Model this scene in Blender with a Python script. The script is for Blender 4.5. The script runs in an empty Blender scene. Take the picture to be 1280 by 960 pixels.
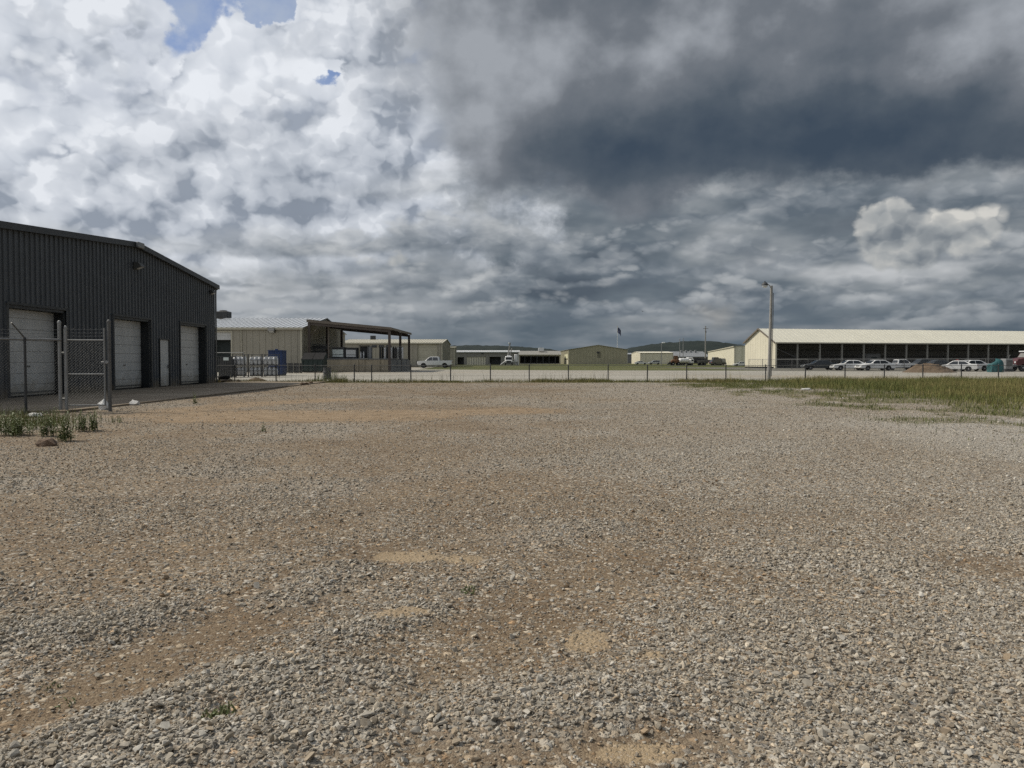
import bpy, bmesh, math, random
import numpy as np
from mathutils import Vector, Matrix
R = math.radians
scene = bpy.context.scene
col = scene.collection
rng = np.random.default_rng(7)
random.seed(7)

# ------------------------------------------------------------------ camera
CAM_H = 1.35
PITCH = R(1.73)
cam_data = bpy.data.cameras.new('camera')
cam_data.sensor_width = 36.0
cam_data.lens = 27.03
cam_data.clip_start = 0.05
cam_data.clip_end = 20000
camera = bpy.data.objects.new('camera', cam_data)
col.objects.link(camera)
camera.location = (0, 0, CAM_H)
camera.rotation_euler = (math.pi / 2 - PITCH, 0, 0)
scene.camera = camera
scene.view_settings.view_transform = 'Standard'
scene.view_settings.look = 'None'
scene.view_settings.gamma = 1.0
scene.view_settings.exposure = 0.0
scene.view_settings.use_curve_mapping = False
scene.render.engine = 'CYCLES'
scene.cycles.max_bounces = 4
scene.cycles.diffuse_bounces = 2
scene.cycles.glossy_bounces = 3
scene.cycles.transparent_max_bounces = 8
scene.cycles.use_denoising = False
scene.cycles.use_adaptive_sampling = True
scene.cycles.adaptive_threshold = 0.012

# ------------------------------------------------------------------ node helpers
class NT:
    """small wrapper that writes node trees as expressions"""
    def __init__(s, tree):
        s.t = tree
    def node(s, kind, **kw):
        n = s.t.nodes.new(kind)
        for k, v in kw.items():
            setattr(n, k, v)
        return n
    def put(s, sock, v):
        if v is None:
            return
        if isinstance(v, bpy.types.NodeSocket):
            s.t.links.new(v, sock)
        elif isinstance(v, (tuple, list)):
            v = tuple(v)
            if sock.type == 'RGBA' and len(v) == 3:
                v = v + (1.0,)
            sock.default_value = v
        else:
            sock.default_value = v if sock.type not in ('VECTOR', 'RGBA') else ((v,) * 3 if sock.type == 'VECTOR' else (v, v, v, 1))
    def m(s, op, a, b=None, c=None, clamp=False):
        n = s.node('ShaderNodeMath', operation=op, use_clamp=clamp)
        for i, v in enumerate((a, b, c)):
            s.put(n.inputs[i], v)
        return n.outputs[0]
    def add(s, a, b): return s.m('ADD', a, b)
    def sub(s, a, b): return s.m('SUBTRACT', a, b)
    def mul(s, a, b): return s.m('MULTIPLY', a, b)
    def v(s, op, a, b=None, scale=None):
        n = s.node('ShaderNodeVectorMath', operation=op)
        s.put(n.inputs[0], a)
        if b is not None: s.put(n.inputs[1], b)
        if scale is not None: s.put(n.inputs['Scale'], scale)
        return n.outputs['Value'] if op in ('LENGTH', 'DOT_PRODUCT', 'DISTANCE') else n.outputs[0]
    def xyz(s, x, y, z=0.0):
        n = s.node('ShaderNodeCombineXYZ')
        for i, q in enumerate((x, y, z)):
            s.put(n.inputs[i], q)
        return n.outputs[0]
    def sep(s, vec):
        n = s.node('ShaderNodeSeparateXYZ')
        s.put(n.inputs[0], vec)
        return n.outputs
    def noise(s, vec, scale, detail=4, rough=0.5, dist=0.0, color=False, dims='3D', lac=2.0):
        n = s.node('ShaderNodeTexNoise', noise_dimensions=dims)
        s.put(n.inputs['Vector'], vec)
        s.put(n.inputs['Scale'], scale)
        s.put(n.inputs['Detail'], detail)
        s.put(n.inputs['Roughness'], rough)
        s.put(n.inputs['Lacunarity'], lac)
        s.put(n.inputs['Distortion'], dist)
        return n.outputs['Color' if color else 'Fac']
    def voro(s, vec, scale, feature='F1', detail=0, rough=0.5, smooth=0.5, out='Distance', dims='3D', rand=1.0):
        n = s.node('ShaderNodeTexVoronoi', voronoi_dimensions=dims, feature=feature)
        s.put(n.inputs['Vector'], vec)
        s.put(n.inputs['Scale'], scale)
        if 'Detail' in n.inputs: s.put(n.inputs['Detail'], detail)
        if 'Roughness' in n.inputs: s.put(n.inputs['Roughness'], rough)
        if feature == 'SMOOTH_F1': s.put(n.inputs['Smoothness'], smooth)
        s.put(n.inputs['Randomness'], rand)
        return n.outputs[out]
    def rng(s, v, a, b, c=0.0, d=1.0, smooth=False):
        n = s.node('ShaderNodeMapRange', interpolation_type='SMOOTHSTEP' if smooth else 'LINEAR', clamp=True)
        for i, q in enumerate((v, a, b, c, d)):
            s.put(n.inputs[i], q)
        return n.outputs[0]
    def mix(s, f, a, b, blend='MIX'):
        n = s.node('ShaderNodeMix', data_type='RGBA', blend_type=blend)
        s.put(n.inputs[0], f)
        s.put(n.inputs[6], a)
        s.put(n.inputs[7], b)
        return n.outputs[2]
    def ramp(s, f, stops):
        n = s.node('ShaderNodeValToRGB')
        e = n.color_ramp.elements
        while len(e) < len(stops): e.new(0.5)
        for k, (p, c) in zip(e, stops):
            k.position = p
            k.color = tuple(c) + (1.0,) if len(c) == 3 else c
        s.put(n.inputs[0], f)
        return n.outputs[0]

def srgb(r, g, b):
    f = lambda c: (c / 255) / 12.92 if c / 255 <= 0.04045 else ((c / 255 + 0.055) / 1.055) ** 2.4
    return (f(r), f(g), f(b))

# ------------------------------------------------------------------ sky (world): Nishita blue with cloud layers by direction
SUN_AZ = R(-72)          # measured from +Y, negative is to the left
SUN_EL = R(45)
world = bpy.data.worlds.new('World')
scene.world = world
world.use_nodes = True
wt = world.node_tree
wt.nodes.clear()
W = NT(wt)

def build_sky():
    STR = 0.1
    def N2(vec, sc, det=4, ro=0.5, **k):
        k['dims'] = '2D'
        return W.noise(vec, sc, det, ro, **k)
    sky = W.node('ShaderNodeTexSky', sky_type='NISHITA', sun_disc=False)
    sky.sun_elevation = SUN_EL
    sky.sun_rotation = SUN_AZ
    sky.altitude = 100
    d = W.node('ShaderNodeTexCoord').outputs['Generated']
    x, y, z = W.sep(d)
    az = W.m('ARCTAN2', x, y)
    zc = W.m('MAXIMUM', z, 0.0)
    el = W.m('ARCSINE', zc)
    # pixel-like angles of the cloud masses: (azimuth, elevation)
    def ang(px, py):
        a = math.atan((px - 640) / 961)
        return a, math.atan((451 - py) / 961 * math.cos(a))
    def C(r, g, b, k=1.0):
        return tuple(c * k / STR for c in srgb(r, g, b))
    flat = W.v('SCALE', W.xyz(x, y, 0.0), scale=W.m('DIVIDE', 1.0, W.add(zc, 0.33)))   # cloud deck seen from below
    iso = W.xyz(az, W.mul(el, 1.25), 0.0)
    w1 = W.v('SUBTRACT', N2(iso, 5.0, 8, 0.58, color=True), (0.5, 0.5, 0.5))
    w2 = W.v('SUBTRACT', N2(iso, 22.0, 6, 0.6, color=True), (0.5, 0.5, 0.5))
    wv = W.v('ADD', W.v('SCALE', w1, scale=0.16), W.v('SCALE', w2, scale=0.03))
    P = W.v('ADD', W.xyz(az, el, 0.0), W.v('MULTIPLY', wv, (1.0, 0.6, 0.0)))
    def blob(px, py, rx, ry, vec=P, rot=0.0, hard=0.0):
        a, e = ang(px, py)
        n = W.node('ShaderNodeMapping', vector_type='TEXTURE')
        W.put(n.inputs[0], vec)
        n.inputs[1].default_value = (a, e, 0)
        n.inputs[2].default_value = (0, 0, rot)
        n.inputs[3].default_value = (rx / 961, ry / 961, 1)
        r = W.v('LENGTH', n.outputs[0])
        return W.rng(r, 1.0, hard, 0, 1, True)
    def total(bs):
        s_ = bs[0]
        for b in bs[1:]: s_ = W.add(s_, b)
        return s_
    # --- layer 0: blue
    base = W.mix(1.0, sky.outputs[0], (0.62, 0.72, 0.95, 1), 'MULTIPLY')
    # thin veil
    veil = W.rng(N2(iso, 4.0, 7, 0.55), 0.36, 0.62, 0.1, 0.85, True)
    c = W.mix(veil, base, C(176, 188, 206))
    # --- cumulus layers
    def puff(vec, sc):
        f = W.voro(vec, sc, 'F1', dims='2D')
        return W.sub(0.5, W.mul(f, f))
    def dwarp(vec, sc, seed):
        o = W.v('ADD', vec, (seed * 3.7, seed * 1.9, 0))
        return W.v('SCALE', W.v('SUBTRACT', W.noise(o, sc * 2.0, 3, 0.6, color=True, dims='2D'), (0.5, 0.5, 0.5)), scale=0.30 / sc)
    def dens(vec, sc, seed, wp_):
        o = W.v('ADD', vec, (seed * 3.7, seed * 1.9, 0))
        n = W.noise(o, sc * 0.6, 2, 0.5, dims='2D')
        vv = W.v('ADD', o, wp_)
        p1, p2, p3 = puff(vv, sc), puff(vv, sc * 2.3), puff(vv, sc * 5.1)
        return W.add(W.mul(n, 0.8), W.add(W.add(W.mul(p1, 0.34), W.mul(p2, 0.19)), W.mul(p3, 0.125)))
    def cumulus(c, bias, sc, seed, hi, mid, lo, soft=0.05, gain=3.2, vec=iso, off=(-0.018, 0.028, 0), opac=1.0, dk_=0.22):
        wp_ = dwarp(vec, sc, seed)
        d0 = dens(vec, sc, seed, wp_)
        d1 = dens(W.v('ADD', vec, off), sc, seed, wp_)
        D = W.add(d0, bias)
        mask = W.mul(W.rng(D, 0.5, 0.5 + soft, 0, 1, True), opac)
        lit = W.mul(W.sub(d0, d1), gain)
        depth = W.rng(D, 0.5, 1.1, 0.16, -dk_)
        sh = W.add(W.add(lit, depth), 0.5)
        colr = W.ramp(sh, [(0.1, lo), (0.5, mid), (0.85, tuple((p + q) / 2 for p, q in zip(mid, hi))), (1.0, hi)])
        return W.mix(mask, c, colr)
    hi, mid, lo = C(232, 236, 242), C(188, 194, 203), C(140, 147, 158)
    leftb = W.rng(az, R(-4), R(-32), -0.15, 0.12)
    holes = total([W.mul(blob(215, 30, 55, 80), -0.26), W.mul(blob(312, -5, 55, 36), -0.8), W.mul(blob(20, 100, 60, 80), -0.12), W.mul(blob(412, 97, 40, 26), -0.55)])
    b1 = total([W.mul(blob(120, 60, 140, 110), 0.34), holes, leftb])
    c = cumulus(c, b1, 6.5, 1.0, hi, C(200, 206, 216), C(158, 167, 183), soft=0.10, gain=3.0, dk_=0.02)
    b2 = total([W.mul(blob(290, 110, 120, 120), 0.40), W.mul(blob(140, 220, 230, 120), 0.36), W.mul(blob(420, 200, 330, 160), 0.55),
                W.mul(blob(60, 260, 200, 70), 0.3), holes, W.rng(el, R(14), R(5), -0.04, 0.6)])
    c = cumulus(c, b2, 9.0, 4.2, hi, C(202, 208, 217), C(154, 163, 177), soft=0.10, gain=2.9, dk_=0.0)
    b3 = total([W.mul(blob(330, 220, 260, 110), 0.34), W.mul(blob(500, 150, 170, 170), 0.36), W.mul(blob(120, 270, 240, 70), 0.3), W.mul(holes, 0.8), W.rng(el, R(13), R(4), -0.12, 0.45)])
    c = cumulus(c, b3, 13.0, 7.7, C(228, 232, 238), C(194, 200, 209), C(146, 155, 168), soft=0.12, gain=2.8, dk_=0.02)
    # grey shaded bases inside the bright mass
    gb = W.m('MINIMUM', total([W.mul(blob(420, 225, 170, 70), 0.9), W.mul(blob(240, 205, 50, 36), 0.4), W.mul(blob(600, 60, 170, 200), 0.9), W.mul(blob(330, 290, 260, 50), 0.5)]), 1.0)
    c = W.mix(W.mul(gb, W.rng(W.noise(iso, 8, 4, 0.5, dims='2D'), 0.28, 0.66, 0.25, 0.8)), c, W.mix(1.0, c, (0.52, 0.555, 0.60), 'MULTIPLY'))
    # --- low deck towards the horizon, in flattened rolls
    def deckd(o):
        f = W.v('ADD', flat, o)
        n = N2(f, 1.0, 5, 0.5)
        wv2 = W.v('ADD', f, W.v('SCALE', W.v('SUBTRACT', N2(f, 3.5, 3, 0.6, color=True), (0.5, 0.5, 0.5)), scale=0.22))
        return W.add(n, W.add(W.mul(puff(wv2, 1.9), 0.20), W.mul(puff(wv2, 4.6), 0.10)))
    n1 = deckd((0, 0, 0))
    n2 = deckd((-0.04, -0.10, 0.0))
    lit = W.mul(W.sub(n1, n2), 2.2)
    big = N2(W.v('MULTIPLY', iso, (1.0, 2.2, 1.0)), 5.0, 5, 0.5)
    tone = W.add(W.add(W.mul(W.sub(big, 0.5), 1.1), lit), W.add(0.45, W.rng(az, R(-2), R(-24), 0.0, 0.42)))
    deck = W.ramp(tone, [(0.08, C(80, 90, 101)), (0.36, C(104, 114, 123)), (0.62, C(142, 148, 153)), (0.98, C(203, 205, 207))])
    dm = W.m('MAXIMUM', W.rng(W.add(el, W.mul(W.sub(N2(iso, 8, 7, 0.6), 0.5), 0.10)), W.rng(az, R(-10), R(-26), R(10.5), R(7.0)), W.rng(az, R(-10), R(-26), R(5.0), R(2.0)), 0, 1, True), W.rng(W.add(az, W.mul(W.sub(N2(iso, 7, 7, 0.6), 0.5), 0.4)), R(-7), R(2), 0, 1, True))
    c = W.mix(dm, c, deck)
    # darker, bluer belt just above the horizon
    belt = W.rng(el, R(6.5), R(1.0), 0, 0.8, True)
    bn = N2(W.v('MULTIPLY', iso, (1.0, 3.6, 1.0)), 9.0, 7, 0.52)
    beltc = W.ramp(bn, [(0.3, C(80, 94, 106)), (0.5, C(97, 109, 119)), (0.72, C(126, 132, 138))])
    c = W.mix(W.mul(belt, W.rng(az, R(-28), R(-10), 0.35, 1.0)), c, beltc)
    # lighter band left, low
    c = W.mix(W.mul(blob(400, 385, 260, 30), 0.55), c, C(150, 157, 165))
    # --- rows of low cumulus with lit tops and flat grey bases
    def rows(c, k, seed, sc, cut, hi_, mid_, lo_, opac):
        so = W.v('ADD', iso, (seed, seed * 0.7, 0))
        nn = N2(W.v('MULTIPLY', so, (1.0, 0.5, 1.0)), 5.0, 3, 0.5)
        e2 = W.add(el, W.add(W.mul(W.sub(nn, 0.5), 0.045), W.mul(W.sep(w2)[1], 0.010)))
        t = W.add(W.mul(W.m('LOGARITHM', W.m('MAXIMUM', W.add(e2, 0.05), 0.01), math.e), k), W.mul(N2(so, 2.2, 2, 0.5), 1.6))
        fr = W.m('FRACT', W.add(t, 20.0))
        vec = W.v('MULTIPLY', so, (1.0, 1.5, 1.0))
        wp_ = dwarp(vec, sc, seed)
        d0 = dens(vec, sc, seed, wp_)
        d1 = dens(W.v('ADD', vec, (-0.012, 0.035, 0)), sc, seed, wp_)
        D = W.add(W.sub(cut, fr), W.mul(W.sub(d0, 0.58), 1.5))
        mask = W.mul(W.mul(W.rng(D, 0.0, 0.28, 0, 1, True), W.rng(fr, 0.0, 0.16, 0, 1, True)), opac)
        gate = W.mul(W.rng(W.add(el, W.rng(az, R(-6), R(-20), 0.0, R(5.5))), R(15.5), R(11.5), 0, 1, True), W.rng(el, R(1.2), R(3.5), 0, 1, True))
        sh = W.add(W.add(W.add(0.10, W.mul(fr, 0.75)), W.mul(W.sub(d0, d1), 1.9)), W.rng(az, R(2), R(-24), 0.0, 0.22))
        colr = W.ramp(sh, [(0.08, lo_), (0.48, mid_), (0.95, hi_)])
        return W.mix(W.mul(mask, gate), c, colr)
    c = rows(c, 2.6, 3.3, 12.0, 0.66, C(192, 195, 197), C(140, 147, 154), C(96, 107, 118), 0.66)
    c = rows(c, 3.4, 8.9, 16.0, 0.50, C(186, 189, 191), C(136, 143, 150), C(95, 106, 117), 0.58)
    # --- bright cumulus heads low on the right and in the middle
    heads = total([W.mul(blob(px, py, rx * 1.4, ry * 1.4), top) for px, py, rx, ry, top in
                   ((1130, 306, 100, 46, 0.86), (1295, 244, 60, 60, 0.60), (490, 336, 90, 24, 0.58))])
    c = cumulus(c, W.sub(heads, 0.52), 13.0, 13.9, C(214, 212, 206), C(160, 164, 166), C(114, 122, 130), soft=0.20, gain=2.6, off=(-0.010, 0.018, 0), opac=0.92)
    c = W.mix(W.mul(blob(885, 394, 46, 20), 0.5), c, C(160, 158, 154))
    # --- the big dark cloud, upper right
    dk = total([blob(980, 160, 430, 120, rot=0.05), blob(740, 180, 270, 110), blob(1300, 110, 330, 130), W.mul(blob(900, -20, 640, 190), 0.95), W.mul(blob(600, 60, 260, 200), 0.55)])
    dn = N2(iso, 8.0, 6, 0.52)
    dpf = puff(W.v('ADD', iso, W.v('SCALE', w2, scale=0.06)), 9.0)
    dD = W.add(dk, W.add(W.mul(W.sub(dn, 0.5), 1.0), W.mul(dpf, 0.22)))
    dmask = W.rng(dD, W.rng(az, R(3), R(-10), 0.18, 0.02), W.rng(az, R(3), R(-10), 0.72, 1.25), 0, 1, True)
    core = total([blob(1000, 175, 360, 110), W.mul(blob(760, 200, 240, 80), 0.55), W.mul(blob(1180, 190, 220, 80), 0.5)])
    d2 = N2(W.v('ADD', iso, (5.1, 2.0, 0)), 5.0, 6, 0.5)
    d3 = N2(W.v('ADD', iso, (5.082, 2.03, 0)), 5.0, 6, 0.5)
    dt = W.add(W.add(W.sub(0.74, W.mul(core, 0.55)), W.mul(W.sub(d2, d3), 0.9)), W.mul(W.sub(d2, 0.5), 0.55))
    dt = W.add(dt, W.add(W.mul(blob(1230, -10, 330, 130), 0.10), W.rng(az, R(5), R(-10), 0.0, 0.30)))
    dcol = W.ramp(dt, [(0.05, C(62, 75, 90)), (0.4, C(82, 92, 103)), (0.72, C(112, 118, 126)), (1.0, C(158, 163, 170))])
    c = W.mix(dmask, c, dcol)
    bg = W.node('ShaderNodeBackground')
    W.put(bg.inputs['Color'], c)
    bg.inputs['Strength'].default_value = STR
    o = W.node('ShaderNodeOutputWorld')
    wt.links.new(bg.outputs[0], o.inputs['Surface'])
build_sky()
world.cycles.sampling_method = 'MANUAL'
world.cycles.sample_map_resolution = 512

sun_data = bpy.data.lights.new('sun', 'SUN')
sun_data.energy = 3.5
sun_data.angle = R(0.53)
sun_data.color = (1.0, 0.92, 0.78)
sun = bpy.data.objects.new('sun', sun_data)
col.objects.link(sun)
to_sun = Vector((math.sin(SUN_AZ) * math.cos(SUN_EL), math.cos(SUN_AZ) * math.cos(SUN_EL), math.sin(SUN_EL)))
sun.rotation_euler = to_sun.to_track_quat('Z', 'Y').to_euler()
sun.location = (-40, 20, 60)

# ------------------------------------------------------------------ photo coordinates -> ground
def gp(px, py, z=0.0):
    """point at height z seen at photo pixel (px, py)"""
    cx, cy = (px - 640) / 961, (480 - py) / 961
    c, s_ = math.cos(PITCH), math.sin(PITCH)
    dy, dz = c + cy * s_, -s_ + cy * c
    t = (z - CAM_H) / dz
    return cx * t, dy * t
def X(px, depth): return (px - 640) / 961 * depth
def Z(py, depth): return CAM_H + (451 - py) / 961 * depth

# ------------------------------------------------------------------ mesh builder
class MB:
    def __init__(s):
        s.v, s.f = [], []
    def add(s, verts, faces):
        k = len(s.v)
        s.v += [tuple(p) for p in verts]
        s.f += [tuple(i + k for i in f) for f in faces]
        return s
    def box(s, x0, y0, z0, x1, y1, z1):
        return s.add([(x0, y0, z0), (x1, y0, z0), (x1, y1, z0), (x0, y1, z0), (x0, y0, z1), (x1, y0, z1), (x1, y1, z1), (x0, y1, z1)],
                     [(0, 3, 2, 1), (4, 5, 6, 7), (0, 1, 5, 4), (1, 2, 6, 5), (2, 3, 7, 6), (3, 0, 4, 7)])
    def cbox(s, c, d, rz=0.0, rx=0.0, bev=0.0):
        hx, hy, hz = d[0] / 2, d[1] / 2, d[2] / 2
        b = MB()
        if bev > 0:
            pts = []
            o = [(-hx + bev, -hy), (hx - bev, -hy), (hx, -hy + bev), (hx, hy - bev), (hx - bev, hy), (-hx + bev, hy), (-hx, hy - bev), (-hx, -hy + bev)]
            i_ = [(max(-hx + bev, min(hx - bev, x)), max(-hy + bev, min(hy - bev, y))) for x, y in o]
            for ring, z in ((i_, -hz), (o, -hz + bev), (o, hz - bev), (i_, hz)):
                pts += [(x, y, z) for x, y in ring]
            fs = [tuple(range(7, -1, -1)), tuple(range(24, 32))]
            for r in range(3):
                for k in range(8):
                    a, c2 = r * 8 + k, r * 8 + (k + 1) % 8
                    fs.append((a, c2, c2 + 8, a + 8))
            b.add(pts, fs)
        else:
            b.box(-hx, -hy, -hz, hx, hy, hz)
        M = Matrix.Translation(c) @ Matrix.Rotation(rz, 4, 'Z') @ Matrix.Rotation(rx, 4, 'X')
        return s.add([M @ Vector(p) for p in b.v], b.f)
    def tube(s, p0, p1, r0, r1=None, n=8, caps=True):
        r1 = r0 if r1 is None else r1
        p0, p1 = Vector(p0), Vector(p1)
        d = (p1 - p0)
        if d.length < 1e-6: return s
        d.normalize()
        a = d.orthogonal().normalized()
        b = d.cross(a)
        vs = []
        for p, r in ((p0, r0), (p1, r1)):
            for k in range(n):
                t = 2 * math.pi * k / n
                vs.append(p + (a * math.cos(t) + b * math.sin(t)) * r)
        fs = [(k, (k + 1) % n, n + (k + 1) % n, n + k) for k in range(n)]
        if caps: fs += [tuple(range(n - 1, -1, -1)), tuple(range(n, 2 * n))]
        return s.add(vs, fs)
    def path(s, pts, r, n=8):
        rs = r if isinstance(r, (list, tuple)) else [r] * len(pts)
        for k in range(len(pts) - 1):
            s.tube(pts[k], pts[k + 1], rs[k], rs[k + 1], n)
        return s
    def lathe(s, prof, n=16, c=(0, 0, 0)):
        """prof: list of (r, z)"""
        vs, fs = [], []
        for r, z in prof:
            for k in range(n):
                t = 2 * math.pi * k / n
                vs.append((c[0] + r * math.cos(t), c[1] + r * math.sin(t), c[2] + z))
        for j in range(len(prof) - 1):
            for k in range(n):
                a, b = j * n + k, j * n + (k + 1) % n
                fs.append((a, b, b + n, a + n))
        fs += [tuple(range(n - 1, -1, -1)), tuple(range((len(prof) - 1) * n, len(prof) * n))]
        return s.add(vs, fs)
    def poly(s, pts):
        return s.add(pts, [tuple(range(len(pts)))])
    def slab(s, pts, t):
        """planar polygon given thickness t along its normal (downwards)"""
        p = [Vector(q) for q in pts]
        nrm = (p[1] - p[0]).cross(p[2] - p[0]).normalized()
        if nrm.z < 0: nrm = -nrm
        n = len(p)
        return s.add(p + [q - nrm * t for q in p], [tuple(range(n)), tuple(range(2 * n - 1, n - 1, -1))] + [(k, n + k, n + (k + 1) % n, (k + 1) % n) for k in range(n)])
    def prism(s, prof, y0, y1):
        """closed (x, z) outline extruded along y"""
        n = len(prof)
        return s.add([(x, y0, z) for x, z in prof] + [(x, y1, z) for x, z in prof],
                     [tuple(range(n)), tuple(range(2 * n - 1, n - 1, -1))] + [(k, n + k, n + (k + 1) % n, (k + 1) % n) for k in range(n)])
    def build(s, name, m, parent=None, smooth=False, fix=True, loc=None, rz=0.0):
        me = bpy.data.meshes.new(name)
        me.from_pydata(s.v, [], s.f)
        if fix:
            b = bmesh.new(); b.from_mesh(me)
            bmesh.ops.recalc_face_normals(b, faces=b.faces)
            b.to_mesh(me); b.free()
        if smooth:
            me.polygons.foreach_set('use_smooth', [True] * len(me.polygons))
        me.materials.append(m)
        o = bpy.data.objects.new(name, me)
        col.objects.link(o)
        if parent: o.parent = parent
        if loc: o.location = loc
        o.rotation_euler.z = rz
        return o

def np_object(name, verts, faces, m, attrs=None, smooth=False):
    me = bpy.data.meshes.new(name)
    nv, nf, k = len(verts), len(faces), faces.shape[1]
    me.vertices.add(nv); me.vertices.foreach_set('co', np.asarray(verts, np.float32).ravel())
    me.loops.add(nf * k); me.loops.foreach_set('vertex_index', np.asarray(faces, np.int32).ravel())
    me.polygons.add(nf)
    me.polygons.foreach_set('loop_start', np.arange(0, nf * k, k, dtype=np.int32))
    me.update(calc_edges=True)
    for nm, (typ, dom, data) in (attrs or {}).items():
        a = me.attributes.new(nm, typ, dom)
        a.data.foreach_set('color' if typ == 'FLOAT_COLOR' else ('vector' if typ == 'FLOAT_VECTOR' else 'value'), np.asarray(data, np.float32).ravel())
    if smooth: me.polygons.foreach_set('use_smooth', np.ones(nf, bool))
    me.materials.append(m)
    o = bpy.data.objects.new(name, me)
    col.objects.link(o)
    return o

def tag(o, label=None, cat=None, group=None, kind=None):
    if label: o['label'] = label
    if cat: o['category'] = cat
    if group: o['group'] = group
    if kind: o['kind'] = kind
    return o
def thing(name, label, cat, loc=(0, 0, 0), rz=0.0, group=None):
    o = bpy.data.objects.new(name, None)
    col.objects.link(o)
    o.location = loc
    o.rotation_euler.z = rz
    o.empty_display_size = 0.3
    return tag(o, label, cat, group)
def copy_tree(o, parent=None):
    c = o.copy(); col.objects.link(c)
    if parent: c.parent = parent
    for ch in list(o.children): copy_tree(ch, c)
    return c
def dup(o, loc, rz=None, label=None):
    c = copy_tree(o)
    c.location = loc
    if rz is not None: c.rotation_euler.z = rz
    if label: c['label'] = label
    return c

# ------------------------------------------------------------------ materials
def mat(name, c, rough=0.6, metal=0.0, var=0.12, vs=1.5, bump=0.0, bs=30.0, dirt=None, dh=0.0, streak=0.0, spec=0.5):
    """painted or weathered surface: base colour with blotchy variation, rain streaks, dirt splashed near the foot"""
    m_ = bpy.data.materials.new(name)
    m_.use_nodes = True
    t = m_.node_tree
    N = NT(t)
    b = t.nodes['Principled BSDF']
    co = N.node('ShaderNodeTexCoord').outputs['Object']
    n1 = N.noise(co, vs, 6, 0.6)
    f = N.rng(n1, 0.3, 0.7, 1 - var, 1 + var)
    c1 = N.v('SCALE', c, scale=f)
    if streak > 0:
        st = N.noise(N.v('MULTIPLY', co, (6.0, 6.0, 0.25)), 1.0, 5, 0.6)
        c1 = N.v('SCALE', c1, scale=N.rng(st, 0.35, 0.75, 1.0, 1.0 - streak))
    if dirt:
        z = N.sep(co)[2]
        k = N.mul(N.rng(N.add(z, N.mul(N.sub(N.noise(co, 3.0, 5, 0.6), 0.5), dh * 1.6)), 0.0, dh, 0.75, 0.0, True), 1.0)
        c1 = N.mix(k, c1, dirt)
    N.put(b.inputs['Base Color'], c1)
    N.put(b.inputs['Roughness'], N.rng(N.noise(co, vs * 3, 4, 0.6), 0.3, 0.7, rough * 0.85, min(1, rough * 1.15)))
    b.inputs['Metallic'].default_value = metal
    b.inputs['Specular IOR Level'].default_value = spec
    if bump > 0:
        bn = N.node('ShaderNodeBump')
        bn.inputs['Strength'].default_value = bump
        bn.inputs['Distance'].default_value = 0.02
        N.put(bn.inputs['Height'], N.noise(co, bs, 5, 0.6))
        t.links.new(bn.outputs[0], b.inputs['Normal'])
    return m_
DUST = (0.20, 0.16, 0.11)
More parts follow.
